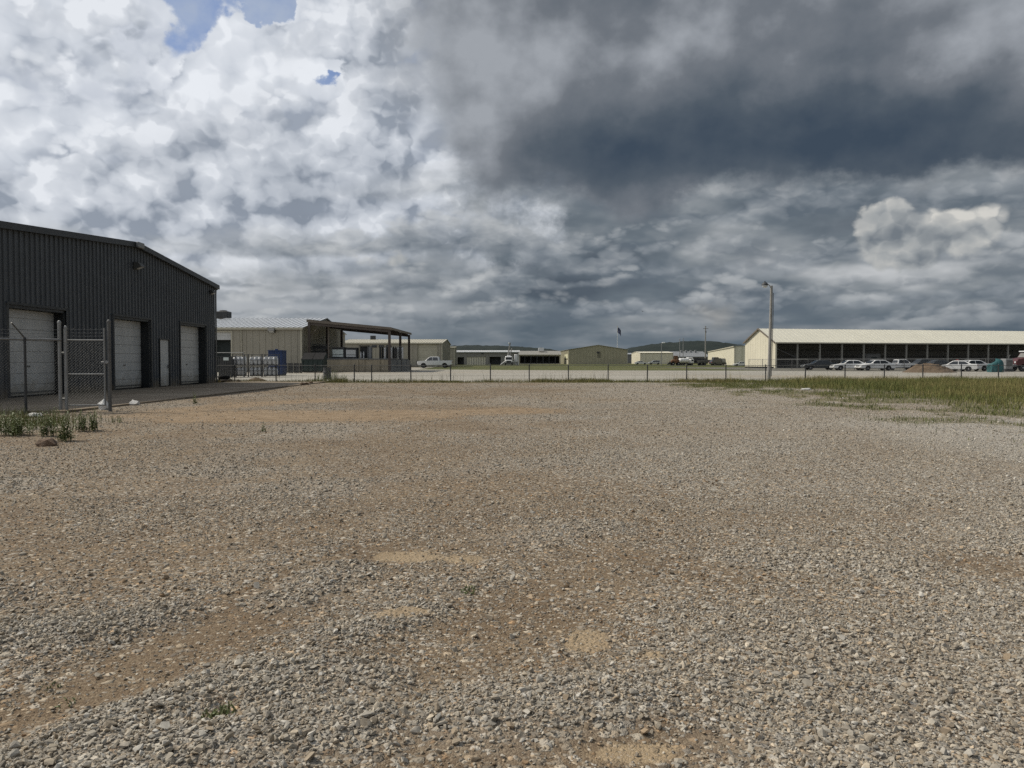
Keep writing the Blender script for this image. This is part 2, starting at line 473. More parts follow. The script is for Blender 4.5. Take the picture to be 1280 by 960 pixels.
M = dict(
    charcoal=mat('charcoal_metal', (0.068, 0.076, 0.088), 0.5, 0.0, 0.16, 0.5, dirt=DUST, dh=0.6, streak=0.22),
    charcoal_trim=mat('charcoal_trim', (0.035, 0.038, 0.042), 0.45),
    white_door=mat('white_door_paint', (0.55, 0.555, 0.55), 0.45, var=0.09, dirt=(0.30, 0.26, 0.20), dh=0.9, streak=0.16),
    jamb=mat('dark_jamb', (0.022, 0.025, 0.028), 0.5),
    tan=mat('tan_metal', (0.33, 0.305, 0.245), 0.5, var=0.08, vs=0.4, dirt=DUST, dh=0.5, streak=0.10),
    tan_trim=mat('tan_trim', (0.46, 0.43, 0.34), 0.5),
    olive=mat('olive_metal', (0.37, 0.34, 0.235), 0.5, var=0.08, vs=0.4, streak=0.10),
    cream=mat('cream_metal', (0.66, 0.62, 0.49), 0.45, var=0.05, vs=0.3, streak=0.08),
    cream_roof=mat('cream_roof', (0.70, 0.675, 0.57), 0.5, var=0.05, vs=0.3, streak=0.06),
    galv_roof=mat('galvalume_roof', (0.46, 0.48, 0.50), 0.38, 0.35, var=0.08, vs=0.3),
    grey_roof=mat('grey_roof', (0.22, 0.23, 0.24), 0.5, var=0.1, vs=0.3),
    rust_roof=mat('brown_steel', (0.075, 0.058, 0.048), 0.6, var=0.2, vs=1.0),
    brown_fascia=mat('tan_brown_fascia', (0.145, 0.12, 0.095), 0.6, var=0.15),
    concrete=mat('dock_concrete', (0.40, 0.34, 0.245), 0.85, var=0.16, vs=0.9, bump=0.3, streak=0.25, dirt=DUST, dh=0.4),
    concrete_grey=mat('grey_concrete', (0.20, 0.20, 0.195), 0.85, var=0.15, vs=0.9, bump=0.3, streak=0.2),
    galv=mat('galvanised_steel', (0.25, 0.255, 0.255), 0.55, 0.4, var=0.15, vs=4),
    galv_dark=mat('weathered_steel', (0.12, 0.12, 0.118), 0.6, 0.3, var=0.2, vs=4),
    rail_steel=mat('fence_steel', (0.20, 0.205, 0.21), 0.5, 0.5, var=0.15, vs=4),
    wire=mat('fence_wire', (0.15, 0.155, 0.16), 0.65, 0.2, var=0.1, vs=6),
    dark_wire=mat('dark_fence_wire', (0.07, 0.075, 0.075), 0.6, 0.3, var=0.1, vs=6),
    wood_pole=mat('grey_wood', (0.30, 0.29, 0.27), 0.8, var=0.2, vs=3, streak=0.35, bump=0.4),
    black=mat('black_rubber', (0.016, 0.016, 0.017), 0.85, var=0.15, spec=0.2),
    dark=mat('dark_steel', (0.04, 0.042, 0.045), 0.6, var=0.2),
    glass=mat('dark_glass', (0.012, 0.015, 0.018), 0.08, var=0.05, spec=0.8),
    car_white=mat('white_car_paint', (0.72, 0.72, 0.71), 0.22, var=0.04, dirt=DUST, dh=0.5),
    car_silver=mat('silver_car_paint', (0.45, 0.46, 0.47), 0.25, 0.3, var=0.05, dirt=DUST, dh=0.5),
    car_dark=mat('dark_car_paint', (0.045, 0.05, 0.055), 0.3, var=0.1, dirt=DUST, dh=0.4),
    maroon=mat('maroon_paint', (0.085, 0.022, 0.024), 0.4, var=0.15, dirt=DUST, dh=0.6),
    rust=mat('orange_rust', (0.15, 0.075, 0.038), 0.7, var=0.25, vs=2),
    rim=mat('wheel_rim', (0.42, 0.42, 0.43), 0.35, 0.5, var=0.1),
    lamp_clear=mat('clear_lens', (0.62, 0.64, 0.66), 0.15, var=0.02),
    lamp_red=mat('red_lens', (0.30, 0.02, 0.02), 0.2, var=0.02),
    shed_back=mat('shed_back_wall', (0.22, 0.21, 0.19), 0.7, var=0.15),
    blue=mat('blue_paint', (0.022, 0.046, 0.13), 0.45, var=0.15, streak=0.2),
    green_bin=mat('dark_green_paint', (0.018, 0.035, 0.032), 0.5, var=0.2, streak=0.2),
    opening_shade=mat('dark_green_opening', (0.012, 0.022, 0.022), 0.6),
    cyl=mat('cylinder_paint', (0.55, 0.56, 0.57), 0.35, 0.2, var=0.1, vs=4, streak=0.15),
    cyl_brass=mat('brass_valve', (0.35, 0.24, 0.08), 0.35, 0.8),
    sign_white=mat('white_panel', (0.62, 0.68, 0.66), 0.4, var=0.05),
    teal=mat('teal_tarp', (0.018, 0.085, 0.092), 0.55, var=0.25, vs=1.5, bump=0.6, bs=5),
    clay=mat('clay_soil', (0.125, 0.088, 0.056), 0.95, var=0.25, vs=1.2, bump=0.9, bs=8),
    brown_clod=mat('brown_clod', (0.13, 0.085, 0.055), 0.95, var=0.3, vs=8, bump=0.9, bs=40),
    pale_rock=mat('pale_rock', (0.55, 0.54, 0.52), 0.85, var=0.15, vs=6, bump=0.8, bs=25),
    flag=mat('flag_cloth', (0.05, 0.06, 0.11), 0.8, var=0.4, vs=1.2),
    white_metal=mat('white_metal', (0.62, 0.63, 0.63), 0.4, var=0.06),
    leaf=mat('weed_leaf', (0.125, 0.165, 0.050), 0.6, var=0.35, vs=9),
    stem=mat('weed_stem', (0.15, 0.16, 0.065), 0.7, var=0.3, vs=9),
    bark=mat('brown_bark', (0.08, 0.06, 0.045), 0.9, var=0.3, vs=3),
)

# ------------------------------------------------------------------ numpy value noise
def vnoise(x, y, seed=0):
    xi, yi = np.floor(x).astype(np.int64), np.floor(y).astype(np.int64)
    xf, yf = x - xi, y - yi
    def h(a, b):
        n = (a * 374761393 + b * 668265263 + seed * 144665) & 0x7fffffff
        n = ((n ^ (n >> 13)) * 1274126177) & 0x7fffffff
        return ((n ^ (n >> 16)) & 0xffff) / 65535.0
    u, v = xf * xf * (3 - 2 * xf), yf * yf * (3 - 2 * yf)
    return (h(xi, yi) * (1 - u) + h(xi + 1, yi) * u) * (1 - v) + (h(xi, yi + 1) * (1 - u) + h(xi + 1, yi + 1) * u) * v
def fbm(x, y, octv=4, seed=0):
    s_, a, t = 0, 1.0, 0
    for k in range(octv):
        s_ = s_ + a * vnoise(x * 2 ** k + 17.3 * k, y * 2 ** k - 9.1 * k, seed + k)
        t += a; a *= 0.5
    return s_ / t
def sstep(a, b, v):
    t = np.clip((v - a) / (b - a), 0, 1)
    return t * t * (3 - 2 * t)

# ------------------------------------------------------------------ ground: masks shared by the sheet, the stones and the grass
def ell(x, y, px, py, rx, ry, rot=0.0):
    cx, cy = gp(px, py)
    c, s_ = math.cos(rot), math.sin(rot)
    dx, dy = x - cx, y - cy
    a, b = (dx * c + dy * s_) / rx, (-dx * s_ + dy * c) / ry
    n = 0.55 * (fbm(x * 2.2, y * 2.2, 3, 91) - 0.5) + 0.5 * (fbm(x * 7, y * 7, 2, 92) - 0.5)
    return sstep(1.0, 0.35, np.sqrt(a * a + b * b) + n)
def seg(x, y, p0, p1, w):
    (ax, ay), (bx, by) = gp(*p0), gp(*p1)
    L2 = (bx - ax) ** 2 + (by - ay) ** 2
    t = np.clip(((x - ax) * (bx - ax) + (y - ay) * (by - ay)) / L2, 0, 1)
    d = np.hypot(x - ax - t * (bx - ax), y - ay - t * (by - ay))
    n = 0.5 * (fbm(x * 2.5, y * 2.5, 3, 93) - 0.5)
    return sstep(1.0, 0.2, d / w + n)
def coarse_mask(x, y):
    """ridges and heaps of coarse crushed stone"""
    r = seg(x, y, (-80, 812), (60, 800), 0.42)
    r = np.maximum(r, seg(x, y, (60, 800), (190, 778), 0.36))
    r = np.maximum(r, seg(x, y, (120, 930), (300, 858), 0.30))
    r = np.maximum(r, seg(x, y, (300, 862), (450, 858), 0.34))
    r = np.maximum(r, seg(x, y, (60, 990), (420, 915), 0.40))
    r = np.maximum(r, 0.8 * seg(x, y, (360, 752), (440, 718), 0.35))
    r = np.maximum(r, 0.7 * seg(x, y, (430, 800), (520, 770), 0.25))
    r = np.maximum(r, 0.75 * seg(x, y, (600, 905), (760, 880), 0.4))
    r = np.maximum(r, 0.55 * sstep(-0.2, 0.5, x - 0.62 + 0.5 * (fbm(x * 1.3, y * 1.3, 3, 51) - 0.5)) * sstep(4.4, 3.4, y))
    r = np.maximum(r, 0.6 * sstep(0.56, 0.70, fbm(x * 0.5 + 5, y * 0.5, 3, 77)) * sstep(3.0, 5.0, y))
    return r
def bare_mask(x, y):
    """trodden brown patches with few stones"""
    b = 0.95 * seg(x, y, (190, 830), (330, 760), 0.55)
    b = np.maximum(b, 0.9 * seg(x, y, (330, 760), (480, 690), 0.7))
    b = np.maximum(b, 0.9 * seg(x, y, (40, 900), (190, 850), 0.36))
    b = np.maximum(b, 0.7 * seg(x, y, (470, 860), (620, 800), 0.5))
    b = np.maximum(b, 0.75 * seg(x, y, (620, 800), (760, 700), 0.8))
    b = np.maximum(b, 0.8 * seg(x, y, (560, 940), (860, 950), 0.35))
    b = np.maximum(b, 0.5 * seg(x, y, (880, 650), (1180, 645), 0.6))
    b = np.maximum(b, 0.6 * seg(x, y, (800, 700), (900, 720), 0.5))
    b = np.maximum(b, 0.55 * seg(x, y, (120, 610), (420, 600), 1.6))
    b = np.maximum(b, 0.55 * seg(x, y, (480, 560), (560, 600), 1.6))
    b = np.maximum(b, 0.7 * seg(x, y, (230, 700), (420, 660), 0.9))
    b = np.maximum(b, 0.7 * seg(x, y, (-60, 690), (60, 700), 0.8))
    b = np.maximum(b, 0.8 * seg(x, y, (1230, 710), (1330, 715), 0.5))
    n = sstep(0.50, 0.66, fbm(x * 0.33 + 40, y * 0.33, 4, 13))
    b = np.maximum(b, 0.75 * n * sstep(3.5, -3.0, x - 0.10 * y))
    b = np.maximum(b, (0.30 + 0.45 * sstep(0.45, 0.62, fbm(x * 0.7 + 9, y * 0.45, 4, 15))) * sstep(1.5, -2.5, x - 0.05 * y) * sstep(2.0, 5.0, y))
    b = np.maximum(b, 0.65 * seg(x, y, (500, 545), (600, 690), 0.9))
    return np.maximum(b, 0.35 * sstep(0.5, 0.7, fbm(x * 0.9, y * 0.9, 3, 14)))
def sand_mask(x, y):
    s_ = ell(x, y, 512, 698, 0.30, 0.26)
    s_ = np.maximum(s_, 0.7 * ell(x, y, 575, 700, 0.25, 0.2))
    s_ = np.maximum(s_, 0.85 * ell(x, y, 495, 773, 0.20, 0.13))
    s_ = np.maximum(s_, ell(x, y, 732, 804, 0.14, 0.20))
    s_ = np.maximum(s_, 0.9 * ell(x, y, 817, 826, 0.07, 0.06))
    s_ = np.maximum(s_, 0.9 * ell(x, y, 800, 948, 0.25, 0.11))
    return s_
def clay_mask(x, y):
    c = seg(x, y, (290, 521), (480, 520), 3.2)
    c = np.maximum(c, 0.75 * seg(x, y, (480, 520), (640, 514), 2.4))
    c = np.maximum(c, 0.8 * seg(x, y, (240, 512), (420, 500), 1.6))
    c = np.maximum(c, 0.7 * seg(x, y, (170, 520), (300, 505), 1.2))
    return c
def edge_right(x, y):
    """signed distance into the weedy ground on the right (positive inside)"""
    (ax, ay), (bx, by) = gp(800, 479), gp(1290, 552)
    nx, ny = (by - ay), -(bx - ax)
    L = math.hypot(nx, ny)
    d = ((x - ax) * nx + (y - ay) * ny) / L
    return -d
def grass_mask(x, y):
    e = edge_right(x, y) + 3.2 * (fbm(x * 0.35, y * 0.35, 4, 31) - 0.5)
    g = sstep(-1.2, 2.5, e) * sstep(0.42, 0.58, fbm(x * 1.15, y * 0.65, 4, 33) + 0.12 * sstep(0, 6, e))
    g = np.maximum(g, sstep(4.0, 8.5, e))
    strip = sstep(1.7, 0.3, np.abs(y - 47.4) + 1.6 * (fbm(x * 0.5, y * 0.5, 3, 35) - 0.5))
    return np.clip(np.maximum(g * (y < 48.6), strip), 0, 1)
def fence_corner(x, y):
    """weedy stony ground at the chain-link corner on the left"""
    e = np.hypot((x + 11.6) / 3.4, (y - 15.8) / 2.6)
    return sstep(1.15, 0.6, e + 0.6 * (fbm(x * 0.7, y * 0.7, 3, 37) - 0.5))
def white_mask(x, y):
    """paler clean limestone"""
    e = edge_right(x, y) + 2.0 * (fbm(x * 0.35, y * 0.35, 4, 31) - 0.5)
    w = sstep(-3.0, -0.2, e) * sstep(20, 14, y) * 0.8
    return np.clip(np.maximum(w, 0.6 * fence_corner(x, y)) + 0.5 * coarse_mask(x, y) + 0.30 * sstep(0.5, 7, x + 1.2 * (fbm(x * 0.4, y * 0.4, 3, 39) - 0.5)), 0, 1)
def height(x, y):
    h = 0.035 * (fbm(x * 0.5, y * 0.5, 4, 5) - 0.5) + 0.034 * coarse_mask(x, y) * sstep(9, 5, y) - 0.02 * bare_mask(x, y) + 0.012 * (fbm(x * 3, y * 3, 3, 8) - 0.5)
    return 0.03 + h

def lot_material():
    m_ = bpy.data.materials.new('gravel_lot')
    m_.use_nodes = True
    t = m_.node_tree
    N = NT(t)
    b = t.nodes['Principled BSDF']
    pos = N.node('ShaderNodeNewGeometry').outputs['Position']
    def at(nm):
        return N.node('ShaderNodeAttribute', attribute_name=nm).outputs['Fac']
    bare, sand, clay, grass, white, coarse = [at(n) for n in ('bare', 'sand', 'clay', 'grass', 'white', 'coarse')]
    wob = N.v('ADD', pos, N.v('SCALE', N.v('SUBTRACT', N.noise(pos, 30, 2, 0.5, color=True), (0.5, 0.5, 0.5)), scale=0.02))
    def cells(sc):
        v1 = N.node('ShaderNodeTexVoronoi', voronoi_dimensions='2D', feature='F1')
        N.put(v1.inputs['Vector'], wob); N.put(v1.inputs['Scale'], sc)
        return v1.outputs['Distance'], N.sep(v1.outputs['Color'])
    dA, cA = cells(24)
    dB, cB = cells(52)
    dC, cC = cells(130)
    # dirt with fines
    dn = N.noise(pos, 1.3, 6, 0.6)
    dirt = N.ramp(N.add(N.mul(dn, 0.6), N.mul(cC[0], 0.4)), [(0.25, (0.115, 0.085, 0.058)), (0.5, (0.190, 0.145, 0.100)), (0.8, (0.29, 0.245, 0.18))])
    def stone(c3):
        base = N.ramp(c3[0], [(0.0, (0.12, 0.105, 0.088)), (0.35, (0.26, 0.238, 0.205)), (0.7, (0.37, 0.345, 0.30)), (1.0, (0.52, 0.495, 0.445))])
        hue = N.ramp(c3[1], [(0.0, (1.0, 1.0, 1.02)), (0.6, (1.0, 0.97, 0.92)), (0.86, (1.06, 0.93, 0.78)), (1.0, (0.95, 0.70, 0.48))])
        return N.mix(1.0, base, hue, 'MULTIPLY')
    pres = N.sub(N.add(0.80, N.mul(white, 0.3)), N.mul(bare, 0.62))
    fB = N.mul(N.rng(N.sub(pres, cB[2]), 0.0, 0.08), N.rng(dB, 0.62, 0.5))
    fA = N.mul(N.rng(N.sub(N.mul(pres, 0.75), cA[2]), 0.0, 0.08), N.rng(dA, 0.58, 0.46))
    c = N.mix(fB, dirt, stone(cB))
    c = N.mix(fA, c, stone(cA))
    macro = N.noise(pos, 0.22, 5, 0.55)
    c = N.mix(N.rng(macro, 0.45, 0.68, 0.0, 0.35, True), c, N.mix(1.0, c, (0.80, 0.68, 0.52), 'MULTIPLY'))
    c = N.mix(N.mul(bare, 0.45), c, N.mix(1.0, c, (0.78, 0.66, 0.52), 'MULTIPLY'))
    c = N.mix(N.mul(white, 0.45), c, (0.44, 0.425, 0.39))
    # sand and clay
    sn = N.noise(pos, 60, 4, 0.7)
    sc_ = N.ramp(N.add(N.mul(N.noise(pos, 6, 4, 0.6), 0.5), N.mul(sn, 0.5)), [(0.35, (0.27, 0.20, 0.125)), (0.65, (0.40, 0.31, 0.20))])
    speck = N.rng(cC[2], 0.86, 0.9)
    sc_ = N.mix(N.mul(speck, 0.5), sc_, stone(cC))
    c = N.mix(N.rng(N.sub(sand, N.mul(cB[1], 0.35)), 0.05, 0.45, 0, 0.88, True), c, sc_)
    cc = N.ramp(N.noise(pos, 2.5, 6, 0.6), [(0.35, (0.235, 0.165, 0.10)), (0.65, (0.335, 0.25, 0.165))])
    c = N.mix(N.rng(N.sub(clay, N.mul(cB[2], 0.55)), 0.0, 0.3, 0, 0.85, True), c, cc)
    gc = N.ramp(N.noise(pos, 3.0, 6, 0.65), [(0.35, (0.12, 0.108, 0.055)), (0.65, (0.20, 0.178, 0.10))])
    c = N.mix(N.rng(N.sub(grass, N.mul(cA[1], 0.35)), 0.08, 0.5, 0, 0.8, True), c, gc)
    N.put(b.inputs['Base Color'], c)
    b.inputs['Roughness'].default_value = 0.92
    b.inputs['Specular IOR Level'].default_value = 0.2
    h = N.add(N.mul(fB, N.sub(0.7, dB)), N.mul(N.mul(fA, N.sub(0.8, dA)), 1.6))
    h = N.add(h, N.mul(N.sub(0.6, dC), 0.25))
    bn = N.node('ShaderNodeBump')
    bn.inputs['Strength'].default_value = 0.9
    bn.inputs['Distance'].default_value = 0.012
    N.put(bn.inputs['Height'], h)
    t.links.new(bn.outputs[0], b.inputs['Normal'])
    return m_

def flat_material(name, stops, sc, fine=40, bump=0.4, tint=None, streaky=(1, 1, 1)):
    m_ = bpy.data.materials.new(name)
    m_.use_nodes = True
    t = m_.node_tree
    N = NT(t)
    b = t.nodes['Principled BSDF']
    pos = N.node('ShaderNodeNewGeometry').outputs['Position']
    p2 = N.v('MULTIPLY', pos, streaky)
    f = N.add(N.mul(N.noise(p2, sc, 7, 0.6), 0.7), N.mul(N.noise(pos, fine, 3, 0.6), 0.3))
    c = N.ramp(f, stops)
    if tint:
        c = N.mix(N.rng(N.noise(p2, sc * 0.35, 5, 0.6), 0.48, 0.66, 0, 0.7, True), c, tint)
    N.put(b.inputs['Base Color'], c)
    b.inputs['Roughness'].default_value = 0.93
    b.inputs['Specular IOR Level'].default_value = 0.15
    bn = N.node('ShaderNodeBump')
    bn.inputs['Strength'].default_value = bump
    bn.inputs['Distance'].default_value = 0.03
    N.put(bn.inputs['Height'], N.noise(pos, fine, 4, 0.7))
    t.links.new(bn.outputs[0], b.inputs['Normal'])
    return m_
m_field = flat_material('field_grass', [(0.3, (0.058, 0.066, 0.024)), (0.5, (0.088, 0.098, 0.036)), (0.7, (0.145, 0.138, 0.058))], 0.06, 3.0, tint=(0.17, 0.145, 0.07), streaky=(0.35, 1, 1))
m_road = flat_material('limestone_road', [(0.3, (0.26, 0.245, 0.212)), (0.5, (0.34, 0.322, 0.283)), (0.7, (0.42, 0.40, 0.355))], 0.12, 14.0, tint=(0.33, 0.28, 0.21), streaky=(0.3, 1, 1))
m_yard = flat_material('dark_yard_dirt', [(0.3, (0.10, 0.098, 0.085)), (0.5, (0.15, 0.143, 0.122)), (0.7, (0.21, 0.20, 0.17))], 0.15, 10.0, streaky=(0.4, 1, 1))
m_slab = flat_material('apron_concrete', [(0.3, (0.17, 0.140, 0.105)), (0.5, (0.23, 0.190, 0.145)), (0.7, (0.29, 0.245, 0.19))], 0.5, 12.0, bump=0.2, tint=(0.16, 0.12, 0.085))

# gravel lot: dense sheet near the camera, sparser with distance
ys = [-14.0, -6.0, -2.0, 0.5]
yy = 1.6
while yy < 49.0:
    ys.append(yy); yy += max(0.045, 0.012 * yy)
ys = np.array(ys + [49.0])
xs = np.concatenate([np.arange(-36, -8, 0.5), np.arange(-8, -3.2, 0.12), np.arange(-3.2, 3.2, 0.055), np.arange(3.2, 8, 0.12), np.arange(8, 44.1, 0.35)])
gx, gy = np.meshgrid(xs, ys)
gz = height(gx, gy)
nx_, ny_ = len(xs), len(ys)
idx = np.arange(nx_ * ny_).reshape(ny_, nx_)
faces = np.stack([idx[:-1, :-1], idx[:-1, 1:], idx[1:, 1:], idx[1:, :-1]], -1).reshape(-1, 4)
edge_drop = (gx <= xs[0]) | (gx >= xs[-1]) | (gy <= ys[0]) | (gy >= ys[-1])
gz = np.where(edge_drop, -0.05, gz)
fl = lambda a: ('FLOAT', 'POINT', a.ravel())
grs = np.maximum(grass_mask(gx, gy), 0.55 * fence_corner(gx, gy) * (fbm(gx * 1.2, gy * 1.2, 3, 38) > 0.5))
lot = np_object('ground', np.stack([gx, gy, gz], -1).reshape(-1, 3), faces, lot_material(), dict(
    bare=fl(bare_mask(gx, gy)), sand=fl(sand_mask(gx, gy)), clay=fl(clay_mask(gx, gy)), grass=fl(grs),
    white=fl(white_mask(gx, gy)), coarse=fl(coarse_mask(gx, gy))), smooth=True)
tag(lot, 'gravel lot of grey crushed limestone and brown dirt', kind='structure')

def sheet(name, pts, z, m_, label):
    b = MB().poly([(x, y, z) for x, y in pts])
    o = b.build(name, m_, fix=False)
    return tag(o, label, kind='structure')
S = 9000
sheet('field', [(-S, -S), (S, -S), (S, S), (-S, S)], -0.02, m_field, 'flat green field reaching to the hills')
sheet('gravel_road', [(-90, 48.5), (130, 48.5), (130, 88), (60, 104), (8, 109), (-15, 122), (-16, 160), (-90, 160)], -0.012, m_road, 'pale limestone road and yard beyond the far fence')
sheet('yard', [(36, 101), (60, 97), (160, 92), (160, 175), (30, 160), (34, 125)], -0.006, m_yard, 'dark dirt yard in front of the open shed')
pav = MB().box(-17.2, 19.6, -0.1, -11.4, 48.6, 0.075)
tag(pav.build('pavement', m_slab), 'dusty concrete apron along the dark metal building', kind='structure')

# hills
hx = np.linspace(-2600, 2600, 420)
pro_px = np.array([-600, 200, 480, 540, 580, 620, 660, 690, 720, 780, 800, 830, 850, 875, 900, 930, 960, 1050, 1300, 1900])
pro_py = np.array([436, 437, 434, 432, 431, 431, 433, 436, 441, 438, 433, 428, 426, 424.5, 426, 430, 434, 439, 438, 436])
HD = 2300.0
ridge = np.interp(hx / HD * 961 + 640, pro_px, 451 - pro_py) / 961 * HD
rows = []
for k, t in enumerate(np.linspace(0, 1, 26)):
    prof_ = np.sin(np.pi * min(t * 0.9 + 0.02, 1.0) * 0.5 / 0.6) if t < 0.66 else np.cos((t - 0.66) / 0.34 * np.pi / 2)
    yrow = HD - 420 + t * 900
    zz = ridge * max(prof_, 0) * (1 + 0.10 * (fbm(hx / 130, np.full_like(hx, t * 5), 3, 3) - 0.5)) + 5.5 * (vnoise(hx / 9.0, np.full_like(hx, t * 40), 4) - 0.3) * max(prof_, 0)
    rows.append(np.stack([hx, np.full_like(hx, yrow), zz - 2 * (k in (0, 25))], -1))
hv = np.stack(rows)
hidx = np.arange(hv.shape[0] * hv.shape[1]).reshape(hv.shape[:2])
hf = np.stack([hidx[:-1, :-1], hidx[:-1, 1:], hidx[1:, 1:], hidx[1:, :-1]], -1).reshape(-1, 4)
m_hill = flat_material('wooded_hill', [(0.3, (0.012, 0.018, 0.018)), (0.5, (0.020, 0.028, 0.026)), (0.7, (0.032, 0.040, 0.034))], 0.02, 0.12, bump=1.0)  # cloud shadow and a blue haze are put into the woods' colour
tag(np_object('hills', hv.reshape(-1, 3), hf, m_hill), 'low dark wooded hills on the horizon', kind='structure')

# ------------------------------------------------------------------ loose stones: one stuff object, instanced on points
def stone_material():
    m_ = bpy.data.materials.new('loose_stone')
    m_.use_nodes = True
    t = m_.node_tree
    N = NT(t)
    b = t.nodes['Principled BSDF']
    def at(nm): return N.node('ShaderNodeAttribute', attribute_type='INSTANCER', attribute_name=nm).outputs['Fac']
    a1, a2 = at('tone'), at('hue')
    co = N.node('ShaderNodeTexCoord').outputs['Object']
    base = N.ramp(a1, [(0.0, (0.155, 0.132, 0.106)), (0.3, (0.265, 0.238, 0.20)), (0.7, (0.37, 0.342, 0.295)), (1.0, (0.54, 0.51, 0.455))])
    hue = N.ramp(a2, [(0.0, (0.99, 1.0, 1.02)), (0.45, (1.0, 0.98, 0.94)), (0.8, (1.03, 0.94, 0.82)), (0.95, (1.0, 0.80, 0.60)), (1.0, (0.9, 0.55, 0.30))])
    c = N.mix(1.0, base, hue, 'MULTIPLY')
    c = N.v('SCALE', c, scale=N.rng(N.noise(co, 2.5, 4, 0.65), 0.3, 0.7, 0.8, 1.18))
    N.put(b.inputs['Base Color'], c)
    b.inputs['Roughness'].default_value = 0.85
    b.inputs['Specular IOR Level'].default_value = 0.25
    return m_
m_stone = stone_material()
stone_col = bpy.data.collections.new('stone_shapes')
for k in range(10):
    r_ = np.random.default_rng(100 + k)
    bm = bmesh.new()
    for _ in range(15):
        p = r_.normal(size=3); p /= np.linalg.norm(p)
        p = np.sign(p) * np.abs(p) ** 0.75
        bm.verts.new(p * np.array([1.0, 0.76, 0.44]) * r_.uniform(0.42, 0.56))
    res = bmesh.ops.convex_hull(bm, input=bm.verts)
    for g in list(res['geom_interior']) + list(res['geom_unused']):
        if isinstance(g, bmesh.types.BMVert) and g.is_valid: bm.verts.remove(g)
    me = bpy.data.meshes.new('stone')
    bm.to_mesh(me); bm.free()
    me.materials.append(m_stone)
    stone_col.objects.link(bpy.data.objects.new('stone', me))

def scatter(y0, y1, dens, smin, smax, coarse_only=False, margin=1.2, side=0.70):
    n = int(dens * (side * (y1 ** 2 - y0 ** 2) + 2 * margin * (y1 - y0)))
    y = np.sqrt(rng.uniform(y0 ** 2, y1 ** 2, n))
    x = rng.uniform(-1, 1, n) * (side * y + margin)
    co, ba, sa, cl, gr, wh = coarse_mask(x, y), bare_mask(x, y), sand_mask(x, y), clay_mask(x, y), grass_mask(x, y), white_mask(x, y)
    p = co ** 1.2 * (0.55 + 0.45 * fbm(x * 3.0, y * 3.0, 3, 55)) if coarse_only else np.clip(0.72 + 0.4 * co - 0.62 * ba, 0.06, 1)
    p = p * (1 - 0.93 * sstep(0.15, 0.75, sa)) * (1 - 0.8 * cl) * (1 - 0.7 * gr)
    p = np.where((x < -11.3) & (y > 19.4), 0, p)
    k = rng.uniform(0, 1, n) < p
    x, y, wh = x[k], y[k], wh[k]
    n = len(x)
    sz = smin + (smax - smin) * rng.beta(1.1, 3.2, n)
    tone = np.clip(rng.beta(2.2, 2.2, n) + 0.12 * wh, 0, 1)
    hue = np.clip(rng.uniform(0, 1, n) * (1 - 0.35 * wh), 0, 1)
    rot = np.stack([rng.normal(0, 0.5, n), rng.normal(0, 0.5, n), rng.uniform(0, 6.28, n)], -1)
    z = height(x, y) + sz * rng.uniform(0.02, 0.26, n)
    scl = sz[:, None] * rng.uniform(0.78, 1.25, (n, 3))
    return np.stack([x, y, z], -1), scl, rot, tone, hue
sets = [scatter(2.0, 4.2, 5200, 0.007, 0.027), scatter(4.2, 7.5, 2600, 0.009, 0.033), scatter(2.0, 5.5, 2300, 0.015, 0.050, True),
        scatter(2.0, 7.5, 45, 0.030, 0.060), scatter(5.5, 11, 300, 0.022, 0.06, True),
        scatter(7.5, 13, 700, 0.013, 0.042), scatter(13, 24, 170, 0.020, 0.056), scatter(24, 46, 36, 0.032, 0.075, margin=3)]
pts, scl, rot, tone, hue = [np.concatenate([s_[k] for s_ in sets]) for k in range(5)]
me = bpy.data.meshes.new('loose_gravel')
me.vertices.add(len(pts)); me.vertices.foreach_set('co', pts.astype(np.float32).ravel())
for nm, typ, d_ in (('scl', 'FLOAT_VECTOR', scl), ('rot', 'FLOAT_VECTOR', rot), ('tone', 'FLOAT', tone), ('hue', 'FLOAT', hue)):
    a = me.attributes.new(nm, typ, 'POINT')
    a.data.foreach_set('vector' if typ == 'FLOAT_VECTOR' else 'value', d_.astype(np.float32).ravel())
gravel = bpy.data.objects.new('gravel', me)
col.objects.link(gravel)
tag(gravel, 'loose crushed grey limestone scattered over the lot', 'gravel', kind='stuff')
ng = bpy.data.node_groups.new('scatter_stones', 'GeometryNodeTree')
ng.interface.new_socket('Geometry', in_out='INPUT', socket_type='NodeSocketGeometry')
ng.interface.new_socket('Geometry', in_out='OUTPUT', socket_type='NodeSocketGeometry')
G = ng.nodes
gi, go = G.new('NodeGroupInput'), G.new('NodeGroupOutput')
iop = G.new('GeometryNodeInstanceOnPoints')
ci = G.new('GeometryNodeCollectionInfo')
ci.inputs['Collection'].default_value = stone_col
ci.inputs['Separate Children'].default_value = True
ci.inputs['Reset Children'].default_value = True
iop.inputs['Pick Instance'].default_value = True
rv = G.new('FunctionNodeRandomValue'); rv.data_type = 'INT'
rv.inputs[4].default_value = 0; rv.inputs[5].default_value = 9
def named(nm):
    n = G.new('GeometryNodeInputNamedAttribute'); n.data_type = 'FLOAT_VECTOR'
    n.inputs['Name'].default_value = nm
    return n.outputs['Attribute']
e2r = G.new('FunctionNodeEulerToRotation')
ng.links.new(gi.outputs[0], iop.inputs['Points'])
ng.links.new(ci.outputs[0], iop.inputs['Instance'])
ng.links.new(rv.outputs[2], iop.inputs['Instance Index'])
ng.links.new(named('rot'), e2r.inputs[0])
ng.links.new(e2r.outputs[0], iop.inputs['Rotation'])
ng.links.new(named('scl'), iop.inputs['Scale'])
ng.links.new(iop.outputs[0], go.inputs[0])
md = gravel.modifiers.new('stones', 'NODES')
md.node_group = ng
